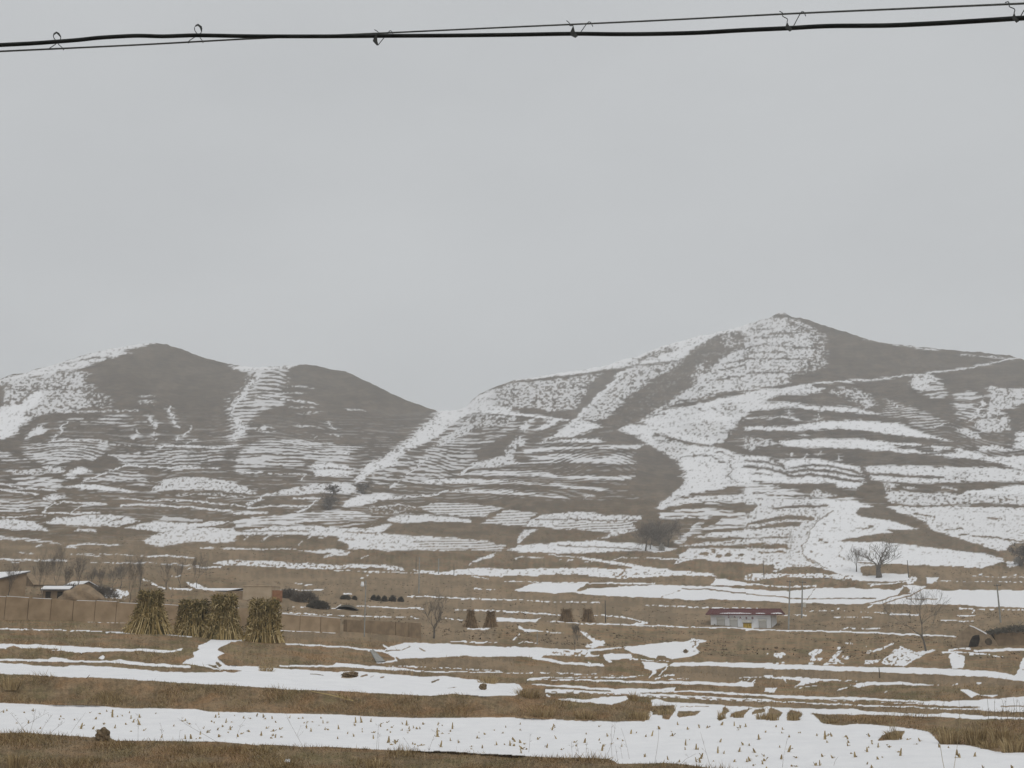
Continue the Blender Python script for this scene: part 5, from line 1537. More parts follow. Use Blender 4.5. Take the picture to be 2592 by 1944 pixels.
mb = MB(); mb.tube([(0, 0, 0), (0, 0, .75)], .02, 5); mb.build('pole', M_WOOD, fl)
mb = MB()
for i in range(4):
    mb.face([(i * .09, .03 * math.sin(i * 1.7), .4 + .02 * i), ((i + 1) * .09, .03 * math.sin(i * 1.7 + 1.7), .42 + .02 * i), ((i + 1) * .09, .03 * math.sin(i * 1.7 + 1.7), .72 - .01 * i), (i * .09, .03 * math.sin(i * 1.7), .74)])
mb.build('cloth', M_RED, fl)
tag(fl, 'small red flag on the roof of the beige building', 'flag')


# ------------------------------------------------------------------ rammed-earth walls in panels
def earth_wall(base, dist, hgt, n, label, snow=True, mat=None):
    """base: photo pixels along the wall foot"""
    pts = [at(x, y, d_) for (x, y), d_ in zip(base, dist)]
    root = empty('earth_wall', pts[0])
    cum = [0]
    for a, b in zip(pts, pts[1:]): cum.append(cum[-1] + (b - a).length)

    def along(s):
        for i in range(len(pts) - 1):
            if s <= cum[i + 1] + 1e-6:
                return pts[i].lerp(pts[i + 1], (s - cum[i]) / (cum[i + 1] - cum[i])) - pts[0]
        return pts[-1] - pts[0]
    rnd = random.Random(int(hgt * 100))
    L_ = cum[-1]
    cap = MB()
    for k in range(n):
        a, b = along(L_ * k / n), along(L_ * (k + 1) / n)
        t = (b - a).normalized(); nrm = Vector((t.y, -t.x, 0)).normalized()
        a2, b2 = a + t * .016, b - t * .016
        th = .22
        h1, h2 = hgt * rnd.uniform(.965, 1.02), hgt * rnd.uniform(.965, 1.02)
        off = nrm * rnd.uniform(-.04, .04)
        q = MB()
        i = 0
        q.v = [tuple(v) for v in (a2 + nrm * th * 1.25 + off - Vector((0, 0, .4)), b2 + nrm * th * 1.25 + off - Vector((0, 0, .4)), b2 - nrm * th + off - Vector((0, 0, .4)), a2 - nrm * th + off - Vector((0, 0, .4)),
                                  a2 + nrm * th + off + Vector((0, 0, h1)), b2 + nrm * th + off + Vector((0, 0, h2)), b2 - nrm * th + off + Vector((0, 0, h2)), a2 - nrm * th + off + Vector((0, 0, h1)))]
        q.f = [(0, 3, 2, 1), (4, 5, 6, 7), (0, 1, 5, 4), (1, 2, 6, 5), (2, 3, 7, 6), (3, 0, 4, 7)]
        pn = q.build('panel', mat or M_ADOBE, root)
        if snow and rnd.random() < .75:
            c = MB()
            z = Vector((0, 0, .012)); zz = Vector((0, 0, .05))
            A, B, C_, D_ = (Vector(q.v[j]) for j in (4, 5, 6, 7))
            m_ = rnd.uniform(0, .2)
            A, B, C_, D_ = A.lerp(B, m_), B, C_, D_.lerp(C_, m_)
            c.v = [tuple(v) for v in (A + z, B + z, C_ + z, D_ + z, A + zz, B + zz, C_ + zz, D_ + zz)]
            c.f = [(0, 3, 2, 1), (4, 5, 6, 7), (0, 1, 5, 4), (1, 2, 6, 5), (2, 3, 7, 6), (3, 0, 4, 7)]
            c.build('snow_cap', M_SNOW, pn)
    core = MB()
    for k in range(len(pts) - 1):
        a, b = pts[k] - pts[0], pts[k + 1] - pts[0]
        t = (b - a).normalized(); nrm = Vector((t.y, -t.x, 0)).normalized() * .12
        q0 = len(core.v)
        core.v += [tuple(v) for v in (a + nrm - Vector((0, 0, .4)), b + nrm - Vector((0, 0, .4)), b - nrm - Vector((0, 0, .4)), a - nrm - Vector((0, 0, .4)),
                                      a + nrm + Vector((0, 0, hgt * .94)), b + nrm + Vector((0, 0, hgt * .94)), b - nrm + Vector((0, 0, hgt * .94)), a - nrm + Vector((0, 0, hgt * .94)))]
        core.f += [tuple(q0 + j for j in f) for f in ((0, 3, 2, 1), (4, 5, 6, 7), (0, 1, 5, 4), (1, 2, 6, 5), (2, 3, 7, 6), (3, 0, 4, 7))]
    core.build('core', M_ADOBE2, root)
    tag(root, label, 'wall', 'rammed earth walls')
    return root


earth_wall([(-110, 1556), (0, 1560), (340, 1574), (620, 1586), (700, 1590)], [86, 86, 87, 88, 88], 1.42, 15, 'long rammed-earth wall of tall panels running from the left edge behind the corn stooks')
earth_wall([(702, 1595), (795, 1600), (858, 1604)], [88, 89, 90], 1.28, 3, 'short rammed-earth wall right of the big stooks, ending at the broken gap')
earth_wall([(872, 1606), (1000, 1610), (1060, 1612)], [93, 97, 100], 1.25, 5, 'crumbling earth wall between the broken gap and the bare tree', snow=False, mat=M_ADOBE2)

M_VAULT = noise_mat('vault_earth', (.205, .158, .108), (.295, .228, .155), 2.2, bump=.6)
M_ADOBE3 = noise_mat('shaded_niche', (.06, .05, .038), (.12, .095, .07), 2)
# ------------------------------------------------------------------ vaulted adobe shed at the right edge
D_A = 128.0
SW = (2380, 1560, 212 / 2212)


def spx(x, y): return SW[0] + x * SW[2], SW[1] + y * SW[2]


p = at(*spx(430, 900), D_A); p.z -= .2
sh = empty('vaulted_shed', p)


def sloc(x, y):
    q = at(*spx(x, y), D_A) - p
    return (q.x, q.z)


rv = random.Random(4)
outl = [(420, 930), (430, 800), (425, 640), (470, 540), (560, 450), (690, 350), (790, 285), (870, 262), (980, 290), (1100, 345), (1240, 405), (1370, 462), (1480, 520), (1570, 590), (1650, 665), (1705, 740), (1750, 830), (1760, 930)]
mb = MB(); mb.prism([sloc(x + rv.uniform(-8, 8), y + rv.uniform(-6, 6)) for x, y in outl], (1, 0, 0), (0, 0, 1), (2.3, 4.5, 0)); mb.build('vault', M_VAULT, sh)
mb = MB(); mb.prism([sloc(x, y) for x, y in ((940, 530), (1040, 500), (1150, 495), (1172, 600), (1150, 700), (1110, 790), (1000, 830), (880, 845), (800, 815), (835, 720), (865, 640))], (1, 0, 0), (0, 0, 1), (0, .3, 0), (0, -.012, 0)); mb.build('doorway', M_DARK, sh)
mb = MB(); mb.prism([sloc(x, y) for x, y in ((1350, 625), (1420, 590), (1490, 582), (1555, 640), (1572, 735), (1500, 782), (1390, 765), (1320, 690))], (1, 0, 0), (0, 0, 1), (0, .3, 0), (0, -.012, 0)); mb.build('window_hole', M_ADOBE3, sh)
mb = MB()
rim = [(850, 252), (980, 285), (1100, 338), (1240, 396), (1385, 462)]
for (xa, ya), (xb, yb) in zip(rim, rim[1:]):
    (a0, b0), (a1, b1) = sloc(xa, ya), sloc(xb, yb)
    wd0, wd1 = .05 + .07 * (xa - 850) / 500, .05 + .07 * (xb - 850) / 500
    mb.face([(a0, -.04, b0 - wd0), (a1, -.04, b1 - wd1), (a1, -.03, b1 + .06), (a0, -.03, b0 + .06)])
    mb.face([(a0, -.03, b0 + .06), (a1, -.03, b1 + .06), (a1, .4, b1 + .09), (a0, .4, b0 + .09)])
mb.build('snow_rim', M_SNOW, sh)
tag(sh, 'vaulted adobe shed with a dark doorway and hole at the right edge', 'shed')
p2 = at(2520, 1636, D_A + 3); p2.z -= .3
s2 = empty('thatched_shed', p2, facing(p2) * .6)
mb = MB(); mb.prism([(0, 0), (0, 1.7), (2, 1.9), (9.5, 1.7), (9.5, 0)], (1, 0, 0), (0, 0, 1), (0, 3, 0)); mb.build('wall', M_ADOBE2, s2)
mb = MB(); rt = random.Random(77)
for k in range(2400):
    x = rt.uniform(-1.2, 9.6); y = rt.uniform(-.5, 2.6); z = 1.55 + 1.05 * math.sin(math.pi * min(max((x + 1.4) / 9.6, 0), 1)) * rt.uniform(.3, 1) + rt.uniform(-.12, .1)
    d_ = Vector((rt.gauss(0, 1), rt.gauss(0, .7), rt.gauss(0, .35))).normalized() * rt.uniform(.2, .5)
    u = d_.orthogonal().normalized() * .03
    mb.col = 0.
    mb.face([Vector((x, y, z)) - d_ - u, Vector((x, y, z)) - d_ + u, Vector((x, y, z)) + d_])
mb.c = []
mb.build('brush_roof', M_SHRUB, s2)
tag(s2, 'low earth shed piled with dark brushwood, behind the vaulted shed', 'shed')

# rounded earth mound in the village
bm = bmesh.new()
bmesh.ops.create_icosphere(bm, subdivisions=4, radius=1)
for v in bm.verts:
    c = v.co
    k = 1 + .1 * math.sin(c.x * 4 + 1) * math.cos(c.y * 3) + .05 * math.sin(c.z * 9 + c.x * 7)
    v.co = Vector((c.x * 2.6 * k, c.y * 1.8 * k, c.z * 1.75 * k - .2))
m_ = bpy.data.meshes.new('earth_mound'); bm.to_mesh(m_); bm.free(); m_.materials.append(M_ADOBE2)
o = bpy.data.objects.new('earth_mound', m_); COL.objects.link(o); o.location = at(206, 1518, 128)
tag(o, 'rounded brown earth mound behind the village wall', 'mound')
# dark tarpaulin-covered mound with a snowy rim
p = gp(876, 1543)
tm = empty('covered_mound', p)
mb = MB()
sc_ = ground_d(876, 1543) / F_PX
ng = 14
for i in range(ng + 1):
    for j in range(7):
        u = -1 + 2 * i / ng; v = j / 6
        mb.v.append((u * 29 * sc_, (v - .3) * 2.6, max(0, 12.5 * sc_ * (1 - abs(u) ** 2.2) * math.sin(math.pi * (v * .8 + .2)) ** .8) - .05))
for i in range(ng):
    for j in range(6):
        a = i * 7 + j
        mb.f.append((a, a + 7, a + 8, a + 1))
mb.build('tarpaulin', M_SHRUB, tm, smooth=True)
mb = MB()
for k in range(5):
    u0, u1 = -1 + k * .1, -1 + (k + 1) * .1
    f = lambda u: 12.5 * sc_ * (1 - abs(u) ** 2.2)
    mb.face([(u0 * 29 * sc_, .5, f(u0) + .03), (u1 * 29 * sc_, .5, f(u1) + .03), (u1 * 29 * sc_, .8, f(u1) + .16), (u0 * 29 * sc_, .8, f(u0) + .16)])
mb.build('snow_rim', M_SNOW, tm)
tag(tm, 'dark tarpaulin-covered mound with a snowy left rim below the shrub row', 'mound')


# ------------------------------------------------------------------ poles
def pole(px, y0, y1, dist, label, mat, r=.1, arms=0, name='utility_pole', cat='pole', top=None):
    a = at(px, y1, dist); b = at(px, y0, dist)
    lean = math.atan2(at(top, y0, dist).x - a.x, b.z - a.z) if top else 0
    H = b.z - a.z + .3
    o = empty(name, (a.x, a.y, a.z - .3))
    o.rotation_euler.y = lean
    m_ = MB(); m_.tube([(0, 0, 0), (0, 0, H)], [r * 1.15, r * .75], 8); m_.build('shaft', mat, o)
    for k in range(arms):
        z = H - .25 - k * .55
        m_ = MB(); m_.box(-.55, .55, -.05 - r, .03 - r, z - .05, z + .05); ca = m_.build('crossarm', M_WOOD, o)
        for x in (-.48, 0.22, .48):
            q = MB(); q.tube([(x, -r, z + .055), (x, -r, z + .12), (x, -r, z + .2)], [.02, .045, .03], 6); q.build('insulator', M_TILEGREY, ca)
    tag(o, label, cat, 'poles across the valley')
    return o


gd = ground_d
pole(1995.5, 1468, 1594, gd(1995.5, 1594), 'tall concrete pole right beside the white house', M_CONC, .12, 1, top=2000)
p30 = pole(2029, 1470, 1560, 178, 'concrete pole with a small box, second one right of the white house', M_CONC, .12, 1, top=2031.5)
mb = MB(); mb.box(.12, .62, -.2, .2, 1.8, 2.45); mb.build('transformer_box', M_BOXW, p30)
pole(2533, 1478, 1576, gd(2533, 1576), 'slim pole at the far right in front of the wide snowfield', M_CONC, .12, 1)
pole(2300, 1418, 1462, gd(2300, 1462), 'thin dark pole just right of the round-crowned tree', M_WOOD, .1, 0)
pole(1934, 1418, 1462, gd(1934, 1462), 'thin dark pole on the terrace left of the footpath', M_WOOD, .1, 0)
pole(1060, 1410, 1502, gd(1060, 1502), 'tall pale pole above the shrub row', M_CONC, .12, 0)
pole(1110, 1414, 1453, gd(1110, 1453), 'short pale pole on the snowy strip, right of the tall pale one', M_CONC, .12, 0)
pole(1149, 1428, 1456, gd(1149, 1456), 'thin dark pole right of the short pale pole', M_WOOD, .08, 0)
pole(1053, 1408, 1446, gd(1053, 1446), 'thin dark pole just left of the tall pale pole', M_WOOD, .08, 0)
pl = pole(922, 1468, 1612, gd(922, 1612), 'grey-green pole with a white lamp head near the earth wall', M_CONC, .05, 0)
mb = MB(); H_ = at(922, 1468, gd(922, 1612)).z - at(922, 1612, gd(922, 1612)).z
mb.tube([(-.05, 0, H_ + .1), (-.3, 0, H_ + .12)], .03, 5); mb.build('lamp_arm', M_CONC, pl)
mb = MB(); mb.tube([(-.28, 0, H_ + .16), (-.28, 0, H_ - .15), (-.28, 0, H_ - .25)], [.1, .16, .08], 8); mb.build('lamp_head', M_WHITE, pl)
pole(1533, 1520, 1576, gd(1533, 1576), 'dark wooden post on the ledge right of the dull stooks', M_WOOD, .1, 0, 'wooden_post', 'post')
pole(1360, 1598, 1631, gd(1360, 1631), 'thin pale stake above the left end of the long snow strip', M_CONC, .05, 0, 'stake', 'stake')
pole(2227, 1690, 1718, gd(2227, 1716), 'short dark stake stuck in the snow strip on the right', M_WOOD, .035, 0, 'stake', 'stake')

# concrete drain chute on the bank behind the middle field
mb = MB()
c0, c1, c2, c3 = (gp(x, y) for x, y in ((938, 1648), (954, 1677), (975, 1676), (944, 1646)))
back = Vector((0, .25, .03))
up_ = Vector((-.01, -.07, .05))
ch = empty('drain_chute', c1)
mb.v = [tuple(v - c1) for v in (c0 + up_, c1 + up_, c2 + up_, c3 + up_, c0 + back, c1 + back, c2 + back, c3 + back)]
mb.f = [(0, 1, 2, 3), (4, 7, 6, 5), (0, 4, 5, 1), (1, 5, 6, 2), (2, 6, 7, 3), (3, 7, 4, 0)]
mb.build('slab', M_CONC, ch)
mb = MB(); mb.tube([Vector(mb_) for mb_ in ((c0 + up_ - c1), (up_ * 1.2))], .04, 4); mb.build('kerb', M_CONC, ch)
mb = MB(); mb.tube([(c3 + up_ - c1), (c2 + up_ - c1)], .04, 4); mb.build('kerb', M_CONC, ch)
tag(ch, 'grey concrete drain chute on the grassy bank', 'drain')

# ------------------------------------------------------------------ overhead cable
def dcab(px): return 6.1 + (4.95 - 6.1) * px / 2592.0


CAB = [(-60, 117.5), (0, 114), (80, 110), (143, 105.5), (200, 101), (246, 96), (300, 92.5), (351, 90.5), (410, 92), (460, 90.5), (504, 89.5), (615, 91.5), (700, 92), (820, 92), (955, 91), (1130, 90), (1296, 88), (1448, 85.5), (1550, 86.5), (1647, 86), (1765, 83), (1882, 76.5), (1993, 71.5), (2060, 67.5), (2116, 65.6), (2190, 65.2), (2263, 64), (2380, 58.6), (2497, 51.6), (2567, 47), (2592, 45.7), (2650, 42.5)]
STR = [(-60, 132.5), (0, 130), (351, 113.5), (615, 99), (762, 92.6), (961, 84), (1296, 68.5), (1647, 52.7), (1993, 35), (2300, 21.5), (2592, 8.8), (2650, 6.2)]


def span(pts, off): return [at(x, y, dcab(x) + off) for x, y in pts]


def run_on(q):
    """straight on towards the poles far outside the picture"""
    ul, ur = (q[0] - q[24]).normalized(), (q[-1] - q[-24]).normalized()
    return [q[0] + ul * s_ for s_ in (40, 15, 4)] + q + [q[-1] + ur * s_ for s_ in (4, 15, 40)]


def cat_(pts, n=4):
    """smooth interpolation through points"""
    out = []
    for i in range(len(pts) - 1):
        p0, p1, p2, p3 = pts[max(i - 1, 0)], pts[i], pts[i + 1], pts[min(i + 2, len(pts) - 1)]
        for k in range(n):
            t = k / n
            out.append(.5 * ((2 * p1) + (p2 - p0) * t + (2 * p0 - 5 * p1 + 4 * p2 - p3) * t * t + (3 * p1 - p0 - 3 * p2 + p3) * t ** 3))
    out.append(pts[-1])
    return out


mb = MB(); mb.tube(run_on(cat_(span(CAB, 0))), .0118, 10)
tag(mb.build('overhead_cable', M_CABLE, smooth=True), 'thick black telephone cable sagging across the sky', 'cable')
mb = MB(); mb.tube(run_on(cat_(span(STR, .03))), .0052, 6)
tag(mb.build('steel_strand', M_STRAND, smooth=True), 'thin grey steel strand crossing the thick black cable', 'wire')


def hook(name, wires, strap, win, label):
    ox, oy, s = win
    w_ = [[(ox + x * s, oy + y * s) for x, y in w] for w in wires]
    st_ = [(ox + x * s, oy + y * s) for x, y in strap]
    c = w_[0][0]
    org = at(c[0], c[1], dcab(c[0]))
    root = empty(name, org)
    for w in w_:
        n_w = len(w)
        pts = [at(x, y, dcab(x) + .018 - .036 * (i / max(n_w - 1, 1))) - org for i, (x, y) in enumerate(w)]
        m_ = MB(); m_.tube(cat_(pts, 3), .0024, 5); m_.build('wire_hook', M_HOOK, root)
    m_ = MB()
    pts = [at(x, y, dcab(x) - .017) - org for x, y in st_]
    bk_ = [at(x, y, dcab(x) + .017) - org for x, y in st_]
    n_s = len(pts)
    m_.v = [tuple(v) for v in pts + bk_]
    m_.f = [tuple(range(n_s)), tuple(range(2 * n_s - 1, n_s - 1, -1))] + [((k + 1) % n_s, k, n_s + k, n_s + (k + 1) % n_s) for k in range(n_s)]
    m_.build('saddle', M_HOOK, root)
    tag(root, label, 'cable hook', 'wire hooks on the overhead cable')


W1, W2, W3 = (80, 40, 480 / 2212), (920, 40, 600 / 2212), (1950, 0, 642 / 2212)
hook('cable_hook', [[(205, 398), (215, 375), (295, 315), (262, 262), (255, 225), (285, 196)], [(300, 200), (336, 240), (338, 275), (318, 300), (300, 318), (372, 385), (370, 398)]],
     [(250, 240), (255, 205), (290, 183), (322, 200), (345, 240), (341, 255), (318, 232), (290, 206), (268, 222)], W1, 'leftmost wire hook, its loop standing up above the cable')
hook('cable_hook', [[(1830, 322), (1835, 295), (1900, 250), (1940, 225), (1905, 175), (1900, 135)], [(1985, 170), (1975, 200), (1952, 232), (1998, 300), (1998, 315)]],
     [(1897, 135), (1915, 105), (1942, 92), (1985, 122), (1992, 150), (1984, 195), (1970, 165), (1962, 140), (1940, 118), (1912, 128)], W1, 'second wire hook from the left, loop above the cable')
hook('cable_hook', [[(103, 130), (138, 152), (130, 172)], [(135, 275), (190, 207), (228, 160), (254, 138), (278, 174)]],
     [(132, 168), (98, 200), (86, 235), (126, 279), (140, 270), (130, 235), (128, 200)], W2, 'third wire hook from the left, hanging where strand and cable cross')
hook('cable_hook', [[(1895, 45), (1925, 72), (1925, 92), (1958, 92)], [(1982, 200), (2030, 148), (2104, 54), (2140, 100)]],
     [(1958, 88), (1930, 150), (1934, 185), (1978, 207), (1998, 192), (1996, 178), (1974, 150)], W2, 'fourth wire hook from the left, near the middle of the sky')
hook('cable_hook', [[(80, 98), (108, 116), (108, 142), (148, 165), (146, 192)], [(182, 266), (205, 222), (275, 100), (308, 140)]],
     [(145, 188), (128, 246), (170, 277), (194, 258), (185, 240), (162, 222)], W3, 'fifth wire hook from the left, on the right part of the cable')
hook('cable_hook', [[(2048, 22), (2075, 16), (2086, 40), (2084, 58), (2130, 80), (2126, 110)], [(2158, 190), (2180, 145), (2245, 45), (2275, 80)]],
     [(2126, 104), (2106, 160), (2146, 200), (2170, 184), (2166, 168), (2142, 150)], W3, 'rightmost wire hook at the corner of the picture')

# ------------------------------------------------------------------ corn stubs in the nearest field
FIELD = [(-40, 1796), (300, 1800), (650, 1812), (1000, 1826), (1300, 1829), (1630, 1838), (1750, 1832), (1850, 1826), (2000, 1840), (2200, 1850), (2350, 1880), (2480, 1912), (2592, 1930), (2600, 1975), (1850, 1950), (1600, 1918), (1300, 1908), (950, 1885), (650, 1875), (300, 1868), (200, 1850), (-40, 1842)]


def in_poly(x, y, poly):
    r = False
    for k in range(len(poly)):
        (xa, ya), (xb, yb) = poly[k], poly[k - 1]
        if (y < ya) != (y < yb) and x < (xb - xa) * (y - ya) / (yb - ya) + xa: r = not r
    return r


rs = random.Random(3)
stub_meshes = []
for k in range(14):
    mb = MB()
    h = rs.uniform(.07, .20) if k < 9 else rs.uniform(.03, .07)
    r0 = rs.uniform(.025, .042)
    lx, ly = rs.uniform(-.25, .25) * h, rs.uniform(-.2, .2) * h
    mb.tube([(0, 0, -.04), (lx * .5, ly * .5, h * .5), (lx, ly, h)], [r0, r0 * .75, r0 * .35], 5)
    mb.c = [rs.uniform(.35, .9) for _ in mb.f]
    for j in range(rs.choice((2, 3, 4))):
        a = rs.uniform(0, 6.28); ll = rs.uniform(.04, .10)
        o = Vector((math.cos(a), math.sin(a), 0)); s_ = Vector((-o.y, o.x, 0)) * rs.uniform(.012, .028)
        z0_ = rs.uniform(0, .5) * h
        b = o * r0 * .8 + Vector((0, 0, z0_))
        mb.col = rs.uniform(.1, 1)
        up2 = Vector((0, 0, rs.uniform(-.6, .9) * ll))
        mb.face([b - s_, b + s_, b + o * ll * .6 + up2 + s_ * .6, b + o * ll + up2 * .8 - s_ * .2])
    stub_meshes.append(mb.mesh('corn_stub', M_STUB))
cnt = 0
for tries in range(9000):
    if cnt >= 295: break
    wx_ = rs.uniform(-24, 19)
    row = round(rs.uniform(28, 52) / .95) * .95 + rs.gauss(0, .16)       # planted rows along the terrace
    wy_ = row - .16 * wx_
    if rs.random() < .25: wy_ += rs.uniform(-.4, .4)
    d_ = math.hypot(wx_, wy_)
    fpx = px_of(Vector((wx_, wy_, -4.2)))[0]
    if not -30 < fpx < 2610: continue
    ci = int(np.argmin(np.abs(XS - fpx)))
    fpy = float(np.interp(d_, DD[:, ci], PY[:, ci]))
    if not in_poly(fpx, fpy, FIELD) or fpy > 1952: continue
    p = gp(fpx, fpy)
    o = bpy.data.objects.new('corn_stub', rs.choice(stub_meshes))
    COL.objects.link(o)
    o.location = p
    o.rotation_euler = (rs.gauss(0, .22), rs.gauss(0, .22), rs.uniform(0, 6.28))
    s_ = rs.uniform(.6, 1.25)
    o.scale = (s_, s_, s_ * rs.uniform(.7, 1.3))
    tag(o, 'short dry corn stub poking out of the snow in the nearest field', 'corn stub', 'corn stubs in the nearest snowy field')
    cnt += 1


# ------------------------------------------------------------------ dry weeds
def weed(name, bx_, by_, tx, ty, label, group, seed, branches=3, r=.0045, mat=None, dist=None):
    rnd = random.Random(seed)
    d = dist or ground_d(bx_, min(by_, 1990))
    a = at(bx_, by_, d); b = at(tx, ty, d + rnd.uniform(-.1, .1))
    root = empty(name, a)
    v = b - a
    sd = Vector((rnd.gauss(0, .04), rnd.gauss(0, .04), 0)) * v.length
    pts = [Vector((0, 0, -.06)), v * .35 + sd, v * .7 + sd * 1.1, v]
    m_ = MB(); m_.tube(cat_(pts, 2), [r * (1 - .09 * k) for k in range(7)], 4, cap=False); m_.build('stem', mat or M_WEED, root)
    br_ = MB()
    for k in range(branches):
        t = rnd.uniform(.35, .95)
        s0 = v * t + sd * min(1, t * 1.5)
        o = Vector((rnd.uniform(-1, 1), rnd.uniform(-.5, .5), rnd.uniform(.3, 1.2))).normalized() * rnd.uniform(.08, .22) * v.length
        br_.tube([s0, s0 + o * .6, s0 + o + Vector((0, 0, .02))], [r * .6, r * .5, r * .3], 3, cap=False)
        for q in range(3):
            e = s0 + o * rnd.uniform(.5, 1)
            o2 = Vector((rnd.uniform(-1, 1), rnd.uniform(-.6, .6), rnd.uniform(-.1, 1))).normalized() * rnd.uniform(.03, .09)
            br_.tube([e, e + o2], [r * .4, r * .3], 3, cap=False)
    if branches: br_.build('side_twigs', mat or M_WEED, root)['kind'] = 'stuff'
    tag(root, label, 'weed', group)


M_WEED = noise_mat('dry_weed', (.11, .085, .055), (.22, .17, .105), 4)
M_REED = noise_mat('dry_reed', (.28, .22, .13), (.38, .31, .19), 4)


def wpx(w, x, y):
    ox, oy, s = WIN[w]
    return ox + x * s, oy + y * s


GW = 'thin dry weeds on the edge of the near bank'
WL = [('I', 600, 872, 740, 690, 2, 'slanting dry stem left of the clod on the near bank'), ('I', 1190, 935, 1190, 700, 4, 'upright branching weed third of the way along the near field'),
      ('I', 1415, 942, 1390, 800, 4, 'small twiggy weed right of the upright branching one'), ('I', 1540, 935, 1548, 850, 1, 'short thin stem at the near snow edge'),
      ('I', 1910, 955, 1530, 740, 3, 'long arching weed leaning far to the left'), ('I', 2035, 915, 2120, 740, 2, 'weed leaning right beside the arching one'),
      ('I', 130, 862, 420, 690, 5, 'reddish twiggy weed leaning right at the left edge'), ('I', 260, 866, 310, 660, 5, 'reddish twiggy weed near the left edge of the field'),
      ('I', 330, 868, 440, 720, 5, 'fine spreading weed right of the reddish ones'), ('I', 220, 866, 90, 700, 4, 'fine weed leaning left at the left edge'),
      ('I', 420, 872, 560, 770, 4, 'low fine weed between the reddish weeds and the slanting stem'),
      ('J', 490, 1165, 262, 740, 3, 'long grey stem leaning left across the near snow edge'), ('J', 1030, 1012, 1052, 790, 2, 'left stem of the close upright pair in mid field'),
      ('J', 1045, 1012, 1045, 860, 2, 'right stem of the close upright pair in mid field'), ('J', 1340, 1022, 1258, 900, 1, 'short stem leaning left in mid field'),
      ('J', 1478, 1015, 1572, 800, 2, 'slender stem leaning right in mid field'), ('J', 1742, 1165, 1718, 985, 1, 'upright stem rising from the dark near bank'),
      ('J', 1210, 1060, 1250, 960, 2, 'small forked weed on the near bank top'), ('J', 1475, 1100, 1480, 980, 2, 'small upright weed on the near bank'),
      ('K', 790, 1082, 872, 755, 2, 'tall bent stem, left one of the pair at the snow edge'), ('K', 850, 1086, 850, 790, 2, 'tall straight stem, right one of the pair at the snow edge'),
      ('K', 1210, 1136, 1250, 808, 0, 'single straight stem without twigs at the snow edge'), ('K', 1000, 1092, 925, 825, 1, 'grey stem leaning left between the pair and the straight stem'),
      ('K', 900, 1132, 878, 980, 1, 'short stem under the tall pair'), ('K', 1692, 1142, 1610, 860, 2, 'faint stem leaning left in the white field'),
      ('K', 130, 1034, 142, 880, 2, 'thin upright weed left in the white field'), ('K', 510, 1070, 500, 940, 3, 'low twiggy weed at the near snow edge'),
      ('K', 620, 1075, 625, 950, 3, 'low upright twiggy weed right of its neighbour'), ('K', 570, 1075, 540, 960, 3, 'low twiggy weed between two others'),
      ('K', 1430, 1130, 1570, 1048, 1, 'arched blade bowing to the right over the snow'), ('K', 940, 1090, 930, 950, 1, 'short grey stem beside the leaning one'),
      ('L', 128, 1165, 170, 940, 1, 'thin stem leaning right low in the field'), ('L', 570, 1150, 612, 1070, 0, 'short arched stem in the field at lower right')]
for k, (w, a, b, c, d, nb_, lb) in enumerate(WL):
    x0, y0 = wpx(w, a, b); x1, y1 = wpx(w, c, d)
    weed('dry_weed', x0, y0, x1, y1, lb, GW, 300 + k, nb_)
GR = 'tall reeds at lower right'
x0, y0 = wpx('L', 1530, 1190); x1, y1 = wpx('L', 1552, 540)
weed('dry_reed', x0, y0, x1, y1, 'left one of the two tall pale reeds at lower right', GR, 401, 1, .007, M_REED)
x0, y0 = wpx('L', 1600, 1190); x1, y1 = wpx('L', 1652, 590)
weed('dry_reed', x0, y0, x1, y1, 'right one of the two tall pale reeds at lower right', GR, 402, 1, .007, M_REED)
GT = 'thin stems on the far right bank'
for k, (xb, yt) in enumerate(((1905, 560), (1965, 560), (2005, 570), (2075, 555), (2118, 560), (2140, 575), (2180, 590), (2200, 600))):
    x0, y0 = wpx('L', xb, 752); x1, y1 = wpx('L', xb + (k % 3 - 1) * 12, yt)
    weed('dry_weed', x0, y0, x1, y1, 'thin bare stem in the row on the bank at the right edge', GT, 420 + k, 1, .007)


# ------------------------------------------------------------------ tufts
def tuft(px, py, w_px, h_px, seed, label, n=160, group='dry grass tufts on the banks', stems=0, mat=None, fwd=.15):
    rnd = random.Random(seed)
    p = gp(px, py, .05)
    p.y -= fwd
    s = ground_d(px, py) / F_PX
    W, H = w_px * s * .5, h_px * s
    root = empty('grass_tuft', p)
    m_ = MB()
    for i in range(n):
        a = rnd.uniform(0, 6.283); r = math.sqrt(rnd.random()) * W * .6
        b = Vector((r * math.cos(a), r * math.sin(a) * .4, -.03))
        h = H * rnd.uniform(.4, 1)
        o = Vector((math.cos(a), math.sin(a) * .5, 0)) * W * rnd.uniform(.1, .6) + Vector((rnd.gauss(0, .1), rnd.gauss(0, .1), 0)) * W
        u = Vector((rnd.uniform(-1, 1), rnd.uniform(-.4, .4), 0)).normalized() * rnd.uniform(.006, .014)
        m1 = b + o * .35 + Vector((0, 0, h * .6)); m2 = b + o + Vector((0, 0, h * rnd.uniform(.7, 1)))
        m_.col = min(1, max(0, rnd.gauss(.5, .22)))
        m_.face([b - u, b + u, m1 + u * .7, m1 - u * .7])
        m_.face([m1 - u * .7, m1 + u * .7, m2])
    m_.build('blades', mat or M_GRASS, root)
    if stems:
        q = MB()
        for i in range(stems):
            b = Vector((rnd.uniform(-.3, .3) * W, 0, 0))
            e = Vector((rnd.uniform(-1.0, .5) * W, rnd.uniform(-.2, .2), H * rnd.uniform(1.4, 2.9)))
            q.tube([b, b.lerp(e, .5) + Vector((.02, 0, .05)), e], [.006, .005, .003], 4, cap=False)
        q.build('stems', M_REED, root)
    tag(root, label, 'grass tuft', group)


